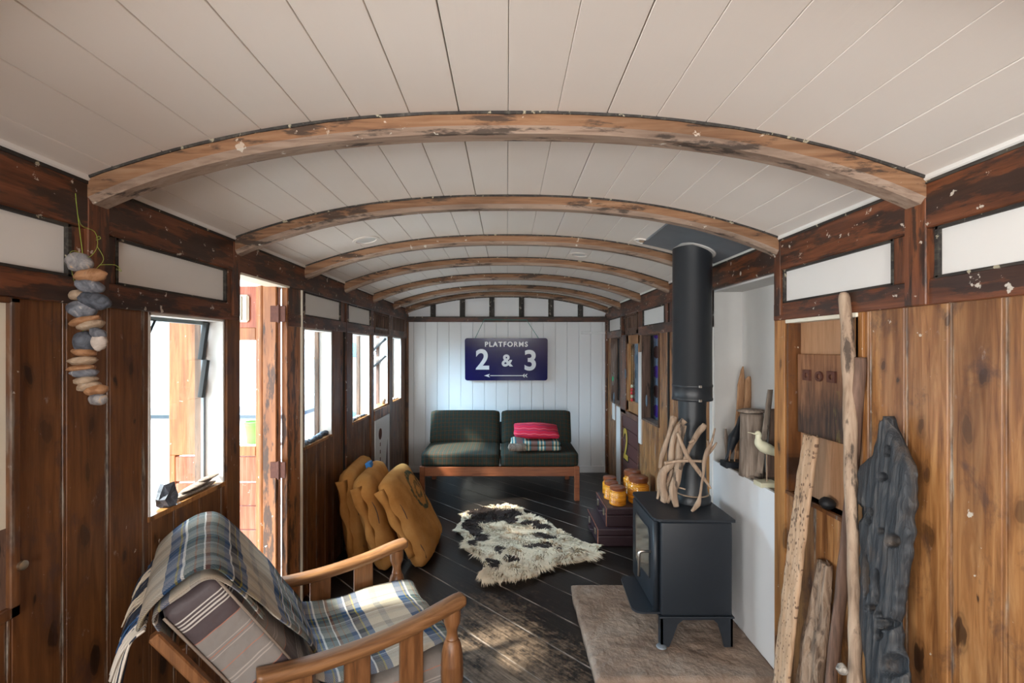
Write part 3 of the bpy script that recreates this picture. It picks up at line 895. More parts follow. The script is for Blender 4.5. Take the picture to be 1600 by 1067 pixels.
# ------------------------------------------------------------------ windows and doors
def lined_window(n, y0, y1, z0, z1, side=-1, depth=0.085, mat='white', strip=True):
    root = tag(empty('window_%d' % n, (side * W, (y0 + y1) / 2, z0)), kind='structure')
    cx, cy, cz_ = root.location
    def bx(xa, xb, a, b, c, d, mb): mb.box(min(xa, xb) - cx, max(xa, xb) - cx, a - cy, b - cy, c - cz_, d - cz_)
    X0, X1 = side * (W - 0.002), side * (W + depth)
    mb = MB()
    bx(X0, X1, y1 - 0.008, y1 + 0.002, z0, z1, mb); bx(X0, X1, y0 - 0.002, y0 + 0.008, z0, z1, mb)
    bx(X0, X1, y0, y1, z1 - 0.010, z1 + 0.002, mb)
    mb.build('window_lining', M[mat], root)
    mb = MB(); bx(side * (W - 0.006), X1, y0 - .004, y1 + .004, z0 - 0.014, z0 + 0.004, mb)
    mb.build('window_sill', M['strip'], root)
    if strip:
        mb = MB()
        bx(X1, side * (W + depth + 0.03), y1 - 0.02, y1 + 0.02, z0 - 0.03, z1 + 0.03, mb)
        bx(X1, side * (W + depth + 0.03), y0 - 0.02, y0 + 0.006, z0 - 0.03, z1 + 0.03, mb)
        mb.build('outer_frame', M['driftbrown'], root)
    return root, bx

def louvres(root, bx, y0, y1, blades, tilt, xg):
    """glass blades pivoting on black end holders"""
    cx, cy, cz_ = root.location
    for (zc, h) in blades:
        t = R(tilt)
        for part in ('glass', 'hold'):
            m = Matrix.Translation((xg - cx, 0, zc - cz_)) @ Matrix.Rotation(t, 4, 'Y')
            mb = MB()
            if part == 'glass':
                mb.box(-0.003, 0.003, y0 + 0.015 - cy, y1 - 0.02 - cy, -h / 2, h / 2, 0, m)
                mb.build('louvre_blade', M['glass'], root)
            else:
                mb.box(-0.011, 0.011, y1 - 0.036 - cy, y1 - 0.016 - cy, -h / 2, h / 2, 0.002, m)
                mb.build('blade_holder', M['metalblack'], root)

r1, bx1 = lined_window(1, 1.62, 2.05, 0.955, 1.68)
louvres(r1, bx1, 1.63, 2.04, [(1.585, 0.165), (1.42, 0.165)], 8, -1.325)
mb = MB(); c = r1.location
mb.box(-1.345 - c.x, -1.322 - c.x, 1.628 - c.y, 2.042 - c.y, 1.655 - c.z, 1.672 - c.z); mb.box(-1.347 - c.x, -1.335 - c.x, 2.028 - c.y, 2.045 - c.y, 0, 1.66 - c.z); mb.build('metal_channel', M['plate'], r1)
mb = MB()
hp = [(-1.30, 1.655, 1.655), (-1.29, 1.69, 1.655), (-1.30, 1.66, 1.58), (-1.30, 1.645, 1.60), (-1.30, 1.655, 1.655)]
mb.tube([Vector(p) - Vector(c) for p in hp], 0.005, 6); mb.build('louvre_handle', M['metalblack'], r1)
mb = MB(); mb.box(-1.338 - c.x, -1.334 - c.x, 1.63 - c.y, 2.03 - c.y, 0.0, 1.335 - c.z); mb.build('glass_pane', M['glass'], r1)

for n, (a, b, z0) in enumerate([(2.86, 3.31, 0.935), (3.76, 4.22, 0.945)], 2):
    r, bxx = lined_window(n, a, b, z0, 1.68)
    c = r.location
    mb = MB(); mb.box(-1.349 - c.x, -1.345 - c.x, a + .006 - c.y, b - .006 - c.y, 0, 1.68 - c.z); mb.build('glass_pane', M['glass'], r)
r4, bx4 = lined_window(4, 4.33, 4.86, 0.975, 1.70)
louvres(r4, bx4, 4.34, 4.85, [(1.60, 0.17), (1.42, 0.17)], 48, -1.33)
c = r4.location
mb = MB(); mb.tube([Vector(p) - Vector(c) for p in [(-1.29, 4.38, 1.52), (-1.27, 4.44, 1.54), (-1.27, 4.50, 1.50), (-1.29, 4.43, 1.48), (-1.29, 4.38, 1.52)]], 0.005, 6); mb.build('louvre_handle', M['metalblack'], r4)
r5, bx5 = lined_window(5, 5.05, 5.47, 0.965, 1.68)
c = r5.location
mb = MB(); mb.box(-1.349 - c.x, -1.345 - c.x, 5.056 - c.y, 5.464 - c.y, 0, 1.68 - c.z); mb.build('glass_pane', M['glass'], r5)
for n, (a, b) in enumerate([(-0.95, 0.05), (-2.2, -1.3)], 6):
    r, bxx = lined_window(n, a, b, 0.95, 1.68)

# rail under the louvre window of the compartment door and the white board with painted marks
wallbox(-1, 0.020, -0.02, 4.325, 4.875, 0.875, 0.965, M['orangejamb'])
mb = MB()
root = empty('painted_board', (-W + 0.008, 4.60, 0.10))
tag(root, 'white board with brown disc, dashes and grey triangle under the louvred left window', 'board')
mb.box(0.003, 0.015, -0.26, 0.26, 0.0, 0.77, 0.002); mb.build('board_panel', M['whitecold'], root)
mb = MB(); mb.lathe([(0.0, 0.0), (0.055, 0.0), (0.055, 0.002), (0.0, 0.002)], (0, 0, 0), 24, 'x'); o = mb.build('brown_disc', M['rust'], root, loc=(0.015, -0.10, 0.62))
for i in range(6): MB().box(0.0, 0.0015, -0.012, 0.012, 0.50 - i * 0.072, 0.50 - i * 0.072 + 0.035).build('painted_dash', M['driftbrown'], root, loc=(0.015, -0.10, 0))
mb = MB(); mb.prism([(0.02, 0.02), (0.20, 0.02), (0.17, 0.52)], 'x', 0.0, 0.0015); mb.build('grey_triangle', M['greyline'], root, loc=(0.015, 0, 0))

# right: windows onto the dark lobby
def right_window(n, y0, y1, z0, z1, behind):
    root = tag(empty('window_%d' % n, (W, (y0 + y1) / 2, z0)), kind='structure')
    c = root.location
    mb = MB()
    for (a, b, cc, d) in ((y0, y0 + .012, z0, z1), (y1 - .012, y1, z0, z1), (y0, y1, z0 - 0.012, z0 + 0.006), (y0, y1, z1 - .008, z1)):
        mb.box(-0.012, 0.075, a - c.y, b - c.y, cc - c.z, d - c.z)
    mb.build('window_lining', M['driftbrown'], root)
    mb = MB(); mb.box(0.070, 0.084, y1 - .05 - c.y, y1 - .012 - c.y, 0, z1 - z0); mb.box(0.07, 0.084, y0 + .012 - c.y, y0 + .03 - c.y, 0, z1 - z0); mb.build('inner_frame', M['gap'], root)
    mb = MB(); mb.box(0.066, 0.070, y0 + .012 - c.y, y1 - .012 - c.y, 0, z1 - z0); mb.build('glass_pane', M['glassdark'], root)
    return root
right_window(8, 3.80, 4.27, 0.91, 1.68, None)
right_window(9, 5.10, 5.53, 0.93, 1.68, None)
# small lobby beyond
mb = MB(); mb.box(1.62, 1.65, 3.5, 5.9, 0.0, 2.1); mb.box(1.34, 1.65, 3.5, 3.53, 0, 2.1); mb.box(1.34, 1.65, 5.88, 5.9, 0, 2.1); mb.box(1.34, 1.65, 3.5, 5.9, 2.08, 2.1)
trim(mb, M['slate'])

def curtain_mat():
    k = N('dotted_curtain_cloth')
    xyz = k.sep(k.coord())
    v = k.math('DIVIDE', xyz[2], 0.18)
    cell = k.math('FLOOR', v)
    fz = k.math('SUBTRACT', k.math('FRACT', v), 0.5)
    fy = k.math('SUBTRACT', k.math('FRACT', k.math('DIVIDE', xyz[1], 0.15)), 0.5)
    r = k.math('SQRT', k.math('ADD', k.math('MULTIPLY', k.math('MULTIPLY', fz, fz), 1.35), k.math('MULTIPLY', fy, fy)))
    dot = k.math('LESS_THAN', r, 0.40)
    alt = k.math('GREATER_THAN', k.math('MODULO', k.math('ABSOLUTE', cell), 2.0), 0.5)
    c = k.mix(alt, (0.16, 0.03, 0.42), (0.17, 0.035, 0.03))
    col = k.mix(dot, (0.42, 0.42, 0.55), c)
    return k.out(col, 0.9)
mb = MB()
rs = []
for i in range(41):
    y = 4.10 + 0.36 * i / 40
    xx = 1.37 + 0.008 * math.sin(i * 0.9)
    rs.append([(xx, y - 4.0, 0.0), (xx, y - 4.0, 0.83), (xx + 0.002, y - 4.0, 0.83), (xx + 0.002, y - 4.0, 0.0)])
mb.rings(rs)
o = mb.build('dotted_curtain', curtain_mat(), loc=(0, 4.0, 0.89))
tag(o, 'pale curtain with purple and brown spots behind the right-hand window beside the flue', 'curtain')

# right compartment door: glazed leaf above, maroon panel with gold 2 below
droot = tag(empty('door_1', (W, 4.73, 0.0)), kind='structure')
mb = MB()
Y = 4.73
def dbx(mb, d0, d1, y0, y1, z0, z1, bev=0.0): mb.box(-d0, -d1, y0 - Y, y1 - Y, z0, z1, bev)
mb.box(0.004, 0.05, 4.38 - Y, 4.44 - Y, 0.88, 1.69, 0.003); mb.box(0.004, 0.05, 4.79 - Y, 4.86 - Y, 0.88, 1.69, 0.003)
mb.box(0.004, 0.05, 4.38 - Y, 4.86 - Y, 1.60, 1.69, 0.003); mb.box(0.004, 0.05, 4.38 - Y, 4.86 - Y, 0.91, 1.01, 0.003)
mb.build('door_frame', M['strip'], droot)
mb = MB(); mb.box(0.035, 0.039, 4.44 - Y, 4.79 - Y, 1.01, 1.60); mb.build('glass_pane', M['glassdark'], droot)
mb = MB()
for i in range(6): mb.box(0.0, 0.03, 4.42 - Y, 5.03 - Y, 0.02 + i * 0.138, 0.02 + i * 0.138 + 0.132, 0.003)
mb.build('lower_panel', M['maroon'], droot)
mb = MB(); mb.box(0.012, 0.035, 4.40 - Y, 5.05 - Y, 0.0, 0.86); mb.build('groove_backing', M['greyline'], droot)
mb = MB(); mb.box(-0.008, 0.03, 4.38 - Y, 5.08 - Y, 0.845, 0.90, 0.003); mb.box(-0.008, 0.03, 4.375 - Y, 4.425 - Y, 0.0, 0.86, 0.003); mb.box(-0.008, 0.03, 5.02 - Y, 5.08 - Y, 0.0, 0.86, 0.003)
mb.box(-0.008, 0.03, 4.86 - Y, 5.09 - Y, 0.86, 1.70, 0.003)
mb.build('door_rail', M['post'], droot)

# lettering helper (built-in font -> mesh)
def text_mesh(body, size, mat, name, parent, loc, rot, extrude=0.0008, bold=0.0, align='CENTER', scale=(1, 1, 1), space=1.0):
    cu = bpy.data.curves.new('lettering', 'FONT')
    cu.body = body; cu.size = size; cu.extrude = extrude; cu.offset = bold
    cu.align_x = align; cu.align_y = 'CENTER'; cu.space_character = space
    t = bpy.data.objects.new('lettering_tmp', cu)
    COL.objects.link(t)
    dg = bpy.context.evaluated_depsgraph_get()
    me = bpy.data.meshes.new_from_object(t.evaluated_get(dg))
    bpy.data.objects.remove(t)
    me.materials.clear(); me.materials.append(mat)
    o = bpy.data.objects.new(name, me)
    COL.objects.link(o)
    o.parent = parent; o.location = loc; o.rotation_euler = rot; o.scale = scale
    return o
text_mesh('2', 0.46, M['gap'], 'numeral_shadow', droot, (-0.002, 4.855 - Y, 0.515), (R(90), 0, R(-90)), 0.001, 0.010, scale=(0.85, 1, 1))
text_mesh('2', 0.46, M['gold'], 'numeral', droot, (-0.004, 4.875 - Y, 0.525), (R(90), 0, R(-90)), 0.001, 0.006, scale=(0.85, 1, 1))

# trinkets hanging in the right-hand windows
def hang(name, label, cat, pts, mat, r=0.004, extra=None):
    top = Vector(pts[0])
    root = tag(empty(name, top), label, cat)
    MB().tube([Vector(p) - top for p in pts], r, 6).build('cord', mat, root)
    if extra: extra(root, top)
    return root
def ring_extra(root, top):
    mb = MB()
    pts = [Vector((0, 0.045 * math.cos(t * 2 * math.pi / 16), -0.20 + 0.075 * math.sin(t * 2 * math.pi / 16))) for t in range(17)]
    mb.tube(pts, 0.006, 6); mb.build('hoop', M['driftgrey'], root)
    MB().blob((0, 0.02, -0.20), (0.01, 0.022, 0.03), sub=2).build('green_bead', plain('green_glass', (0.02, 0.4, 0.15), 0.2), root)
    MB().blob((0, -0.03, -0.42), (0.008, 0.02, 0.07), sub=2).build('feather', M['slate'], root)
hang('hanging_hoop', 'small hanging hoop with a green bead and feather in the far right window', 'ornament', [(1.243, 5.38, 1.40), (1.243, 5.385, 1.28), (1.243, 5.38, 1.125)], M['driftgrey'], 0.002, ring_extra)
def beads(root, top):
    redm = plain('red_bead', (0.55, 0.02, 0.03), 0.3); wm = M['birdcream']
    for i in range(9):
        MB().blob((0.0, 0.006 * math.sin(i), -0.42 - i * 0.035), (0.012, 0.018, 0.018), sub=2, jit=0.05).build('bead', redm if i % 3 else wm, root)
hang('bead_string', 'string of red and white beads hanging in the glazed door on the right', 'ornament', [(1.285, 4.745, 1.585), (1.285, 4.75, 1.2), (1.285, 4.74, 0.90 + .12)], M['gap'], 0.003, beads)
def lure(root, top):
    MB().blob((0, 0, -0.13), (0.008, 0.02, 0.055), sub=2, jit=0.05).build('lure_body', M['slate'], root)
for i, (x, y, z, lab) in enumerate([(1.285, 4.62, 1.585, 'dark grey lure hanging at the top of the glazed door on the right'), (1.243, 4.10, 1.22, 'grey lead lure hanging on the right window beside the flue'), (1.243, 4.83, 1.42, 'blue-grey float hung on the post of the glazed door on the right')]):
    hang('fishing_lure', lab, 'ornament', [(x, y, z), (x, y + 0.004, z - 0.06), (x, y, z - 0.10)], M['gap'], 0.002, lure)

# ---- open left door leaf (hinged on the far jamb, swung outward) and what is outside
leaf = tag(empty('door_2', (-1.288, 2.60, 0.0), R(0)), kind='structure')
def lf(mb, x0, x1, z0, z1, t0=0.0, t1=0.04, bev=0.003): mb.box(x0, x1, t0, t1, z0, z1, bev)
mb = MB(); lf(mb, -0.62, -0.465, 0.95, 1.905); lf(mb, -0.62, -0.585, 0.04, 0.95); lf(mb, -0.13, -0.005, 0.04, 1.905); lf(mb, -0.465, -0.13, 1.60, 1.67); lf(mb, -0.465, -0.13, 0.945, 1.00)
mb.build('door_frame', M['orangedoor'], leaf)
mb = MB(); mb.lathe([(0.0, 0.04), (0.019, 0.04), (0.019, 1.905), (0.0, 1.905)], (-0.095, -0.002, 0), 14); mb.build('rounded_stile', M['orangedoor'], leaf, smooth=True)
mb = MB(); lf(mb, -0.47, -0.125, 1.66, 1.905, 0.006, 0.034); mb.build('top_panel', M['reddoor'], leaf)
mb = MB(); lf(mb, -0.27, -0.165, 1.70, 1.855, -0.012, 0.008, 0.012); lf(mb, -0.262, -0.257, 1.71, 1.845, -0.02, 0.0, 0.002); lf(mb, -0.205, -0.20, 1.71, 1.845, -0.02, 0.0, 0.002)
mb.build('cream_plate', M['cream'], leaf)
mb = MB()
for (a, b) in ((0.80, 0.94), (0.665, 0.79), (0.53, 0.66), (0.395, 0.525), (0.26, 0.39), (0.05, 0.255)): lf(mb, -0.587, -0.125, a, b, 0.004, 0.036)
mb.build('lower_panel', M['reddoor'], leaf)
mb = MB(); lf(mb, -0.47, -0.125, 1.0, 1.60, 0.018, 0.022, 0); mb.build('glass_pane', M['glass'], leaf)
# dark-edged hinge stile seen end-on beside the leaf
mb = MB(); mb.box(-0.074, 0.0, -0.03, 0.0, 0.04, 1.905, 0.003); mb.build('hinge_stile', M['orangejamb'], leaf)
for z in (1.70, 0.83):
    mb = MB(); mb.box(-0.030, 0.055, -0.036, -0.028, z, z + 0.09, 0.002); mb.tube([(0.018, -0.036, z - 0.005), (0.018, -0.036, z + 0.095)], 0.008, 8)
    mb.build('hinge', M['rust'], leaf)

# ground and lean-to outside on the left
mb = MB(); mb.box(-8, -1.345, -4, 9, -0.06, 0.0); trim(mb, M['concrete'])
mb = MB(); mb.box(-3.3, -1.35, 1.75, 3.05, 2.08, 2.12); trim(mb, M['kitchenwhite'])  # lean-to roof, extent shaped to keep sun out of the doorway
mb = MB(); mb.box(-4.6, -1.36, 6.2, 6.25, 0, 2.6); trim(mb, M['kitchenwhite'])
mb = MB(); mb.box(-4.6, -4.55, 2.0, 6.2, 0, 1.05); trim(mb, M['kitchenwhite'])

# kitchen run outside
kr = tag(empty('kitchen_unit', (-2.9, 4.9, 0)), 'white drawer unit with a grey worktop in the bright room beyond the open door', 'kitchen unit')
mb = MB(); mb.box(-0.95, 0.75, -0.30, 0.30, 0.0, 0.86, 0.004); mb.build('unit_body', M['kitchenwhite'], kr)
mb = MB(); mb.box(-0.98, 0.78, -0.34, 0.32, 0.86, 0.90, 0.004); mb.build('unit_worktop', M['worktop'], kr)
for i in range(2):
    for j in range(4):
        mb = MB(); mb.box(-0.93 + i * 0.84, -0.93 + i * 0.84 + 0.82, -0.318, -0.301, 0.05 + j * 0.2, 0.05 + j * 0.2 + 0.19, 0.003)
        mb.build('drawer', M['kitchenwhite'], kr)
kt = tag(empty('kitchen_table', (-1.98, 3.45, 0)), 'small white table carrying the lime bucket beyond the open door', 'table')
mb = MB(); mb.box(-0.35, 0.3, -0.25, 0.25, 0.83, 0.855, 0.004); mb.build('tabletop', M['kitchenwhite'], kt)
for sx in (-0.32, 0.27):
    for sy in (-0.22, 0.22):
        MB().box(sx - .015, sx + .015, sy - .015, sy + .015, 0, 0.83).build('leg', M['kitchenwhite'], kt)
mb = MB(); mb.lathe([(0.0, 0.0), (0.055, 0.0), (0.072, 0.15), (0.078, 0.15), (0.078, 0.158), (0.066, 0.158), (0.05, 0.01), (0, 0.01)], (0, 0, 0), 24)
tag(mb.build('lime_bucket', M['limeplastic'], smooth=True, loc=(-1.87, 3.42, 0.855)), 'lime green plastic pot seen through the open door', 'pot')
wr = tag(empty('wire_rack', (-2.06, 3.42, 0.855)), 'white wire dish rack beside the lime green pot', 'dish rack')
mb = MB()
for i in range(6): mb.tube([(-0.10 + i * 0.04, -0.08, 0.0), (-0.10 + i * 0.04, -0.08, 0.07), (-0.10 + i * 0.04, 0.08, 0.07), (-0.10 + i * 0.04, 0.08, 0.0)], 0.003, 6)
for z in (0.004, 0.07): mb.tube([(-0.10, -0.08, z), (0.10, -0.08, z), (0.10, 0.08, z), (-0.10, 0.08, z), (-0.10, -0.08, z)], 0.003, 6)
mb.build('wires', M['paper'], wr)
# shelf with blue tub and paper roll outside the far windows
sh = tag(empty('shelf_unit', (-1.85, 5.55, 0)), 'white shelving outside the far left windows', 'shelves')
for z in (0.55, 1.02, 1.45): MB().box(-0.5, 0.42, -0.15, 0.15, z - 0.02, z, 0.002).build('shelf', M['strip'] if z == 1.45 else M['kitchenwhite'], sh)
for x in (-0.5, 0.42): MB().box(x - 0.012, x + 0.012, -0.15, 0.15, 0, 1.9).build('side_panel', M['kitchenwhite'], sh)
mb = MB(); mb.lathe([(0.022, -0.05), (0.065, -0.05), (0.065, 0.05), (0.022, 0.05)], (0, 0, 0), 24, 'y')
tag(mb.build('paper_roll', M['paper'], smooth=True, loc=(-1.50, 5.40, 1.086)), 'white paper roll lying on a shelf, seen through the louvred far window', 'paper roll')
MB().cushion(0.12, 0.09, 0.13, 0.02, n=6).build('blue_tub', M['blueplastic'], smooth=True, loc=(-1.80, 5.5, 0.68))
tag(bpy.data.objects['blue_tub'], 'larger blue tub low on the shelves outside the far left windows', 'tub')
MB().cushion(0.06, 0.06, 0.09, 0.015, n=6).build('blue_box', M['blueplastic'], smooth=True, loc=(-1.83, 5.5, 1.54))
tag(bpy.data.objects['blue_box'], 'small blue box on the top shelf outside the far left windows', 'box')

# ------------------------------------------------------------------ ceiling discs
def disc(px, py, D, r, label, cracked):
    p = P(px, py, D)
    z = cz(p.x)
    ang = math.atan((cz(p.x + .01) - cz(p.x - .01)) / .02)
    root = empty('ceiling_patch', (p.x, D, z))
    root.rotation_euler = (0, -ang, 0)
    tag(root, label, 'ceiling fitting')
    mb = MB(); mb.lathe([(r * 0.72, 0.004), (r * 0.78, -0.006), (r, -0.005), (r * 1.02, 0.004)], (0, 0, 0), 28); mb.build('rim', M['ceiling'], root, smooth=True)
    mb = MB(); mb.lathe([(0, -0.001), (r * 0.74, -0.001), (r * 0.74, 0.004), (0, 0.004)], (0, 0, 0), 28); mb.build('centre', M['alcove'], root)
    if cracked:
        mb = MB(); mb.blob((0, 0, -0.003), (r * 0.45, r * 0.35, 0.006), 0.6, seed=3, sub=3, freq=3); mb.build('broken_edge', M['s_tan'], root)
disc(572, 360, 2.66, 0.075, 'round vent recess in the white ceiling, left of centre', False)
disc(1004, 367, 2.70, 0.05, 'chipped round hole in the white ceiling beside the flue plate', True)
disc(905, 393, 3.30, 0.065, 'round patch in the ceiling behind the third rib, right of centre', False)

# ------------------------------------------------------------------ enamel sign
sg = empty('platform_sign', (0.0, YB - 0.035, 1.42))
sg.location = (-0.008, YB - 0.052, 1.42)
sg.rotation_euler = (R(4), 0, 0)
tag(sg, 'navy enamel sign reading platforms 2 and 3, hung on the white end wall', 'sign')
mb = MB()
w2, h2, rr = 0.513, 0.264, 0.03
out = []
for (cx, cy, a0) in ((w2 - rr, h2 - rr, 0), (-w2 + rr, h2 - rr, 90), (-w2 + rr, -h2 + rr, 180), (w2 - rr, -h2 + rr, 270)):
    for k in range(6):
        a = R(a0 + 18 * k); out.append((cx + rr * math.cos(a), cy + rr * math.sin(a)))
mb.prism(out, 'y', -0.008, 0.008)
mb.build('sign_plate', M['enamel'], sg)
RT = (R(90), 0, 0)
text_mesh('PLATFORMS', 0.085, M['enamelwhite'], 'lettering', sg, (0.0, -0.0095, 0.185), RT, 0.0008, 0.0022, space=1.22)
text_mesh('2', 0.345, M['enamelwhite'], 'lettering', sg, (-0.295, -0.0095, -0.015), RT, 0.0008, 0.0085)
text_mesh('&', 0.205, M['enamelwhite'], 'lettering', sg, (0.008, -0.0095, -0.020), RT, 0.0008, 0.006)
text_mesh('3', 0.345, M['enamelwhite'], 'lettering', sg, (0.300, -0.0095, -0.025), RT, 0.0008, 0.0085)
mb = MB()
mb.prism([(-0.20, -0.207), (0.25, -0.207), (0.25, -0.198), (-0.20, -0.198)], 'y', -0.0105, -0.0085)
mb.prism([(-0.275, -0.2025), (-0.205, -0.181), (-0.218, -0.2025), (-0.205, -0.224)], 'y', -0.0105, -0.0085)
for xx in (0.20, 0.232):
    mb.prism([(xx, -0.2025), (xx + 0.022, -0.181), (xx + 0.034, -0.181), (xx + 0.014, -0.2025), (xx + 0.034, -0.224), (xx + 0.022, -0.224)], 'y', -0.0105, -0.0085)
mb.build('arrow', M['enamelwhite'], sg)
mb = MB(); mb.tube([(-0.385, -0.003, 0.262), (-0.27, -0.020, 0.495), (0.25, -0.020, 0.488), (0.40, -0.003, 0.262)], 0.0035, 6); mb.build('hanging_cord', M['cordteal'], sg)

# ------------------------------------------------------------------ sofa
so = empty('sofa', (-0.075, 5.10, 0))
tag(so, 'two-seat dark green checked sofa on a low teak frame against the white end wall', 'sofa')
mb = MB(); mb.box(-0.805, 0.81, -0.40, -0.365, 0.25, 0.345, 0.004); mb.build('front_rail', M['teak'], so)
mb = MB(); mb.box(-0.805, 0.81, 0.36, 0.40, 0.25, 0.345, 0.004); mb.build('back_rail', M['teak'], so)
for x in (-0.79, 0.79):
    MB().box(x - .018, x + .018, -0.38, 0.38, 0.26, 0.34, 0.003).build('side_rail', M['teak'], so)
    for y in (-0.385, 0.385):
        MB().box(x - .026, x + .026, y - .022, y + .022, 0.0, 0.35, 0.004).build('leg', M['teak'], so)
for x in (-0.405, 0.41):
    MB().box(-0.395, 0.395, -0.35, 0.36, 0.30, 0.335).build('seat_slats', M['teak'], so, loc=(x, 0, 0))
    MB().cushion(0.402, 0.375, 0.073, 0.035, (0, 0, 0.012), n=12).build('seat_cushion', M['tweed'], so, 'all', loc=(x, -0.03, 0.415))
    MB().cushion(0.398, 0.075, 0.19, 0.035, (0, 0.02, 0.006), n=12).build('back_cushion', M['tweed'], so, 'all', loc=(x, 0.22, 0.645), rot=(R(-14), 0, 0))
MB().box(-0.80, 0.80, -0.012, 0.012, 0.42, 0.68, 0.004).build('back_frame', M['gap'], so, loc=(0, 0.36, 0), rot=(R(-12), 0, 0))

def fold_mat():
    k = N('striped_blanket_cloth')
    xyz = k.sep(k.coord())
    C = {'b': (0.16, 0.085, 0.07), 't': (0.02, 0.13, 0.16), 'c': (0.50, 0.43, 0.30)}
    col = stripes_node(k, xyz[0], 0.15, [(0, 'b'), (0.35, 't'), (0.45, 'c'), (0.58, 't'), (0.68, 'c'), (0.80, 't'), (0.9, 'b')], C, 0.25)
    k.bump(k.noise(k.coord(), 60, 3), 0.4, 0.004)
    return k.out(col, 0.9)
fb = tag(empty('folded_blanket', (0.30, 4.88, 0.500)), 'folded brown blanket with teal and cream stripes on the right sofa seat', 'blanket')
fm = fold_mat()
MB().cushion(0.26, 0.16, 0.026, 0.024, (0, 0, 0.006), n=10, jit=0.006, c=(0, 0, 0.026)).build('lower_fold', fm, fb, 'all')
MB().cushion(0.255, 0.155, 0.024, 0.022, (0, 0, 0.006), n=10, jit=0.006, c=(0.0, 0.003, 0.072), seed=4).build('upper_fold', fm, fb, 'all')
mb = MB()
for i in range(14):
    x = -0.27 + 0.012 * i; 
    mb.tube([(x, -0.15, 0.075), (x - 0.008, -0.182, 0.045), (x + 0.006, -0.178, 0.006)], [0.010, 0.011, 0.006], 6, 0.4)
mb.build('gathered_fringe', M['driftgrey'], fb, smooth='all')

def red_mat():
    k = N('red_woven_cloth')
    xyz = k.sep(k.coord())
    z = k.math('ADD', xyz[2], k.math('MULTIPLY', k.math('SINE', k.math('MULTIPLY', xyz[0], 60.0)), 0.004))
    f = k.math('FRACT', k.math('DIVIDE', k.math('ADD', k.math('SUBTRACT', z, k.math('MULTIPLY', xyz[1], -0.5)), 1.0), 0.065))
    col = k.ramp(f, [(0, (0.58, 0.008, 0.045)), (0.28, (0.09, 0.03, 0.12)), (0.36, (0.60, 0.01, 0.03)), (0.62, (0.62, 0.25, 0.3)), (0.68, (0.58, 0.008, 0.045))], 'CONSTANT')
    k.bump(k.noise(k.coord(), 80, 3), 0.4, 0.004)
    return k.out(col, 0.85)
MB().cushion(0.235, 0.15, 0.022, 0.02, (0.0, 0, 0.055), n=12, jit=0.008, seed=2).build('red_cushion', red_mat(), None, 'all', loc=(0.31, 4.90, 0.681), rot=(R(14), R(2), 0))
tag(bpy.data.objects['red_cushion'], 'red patterned cushion lying on the folded blanket on the sofa', 'cushion')

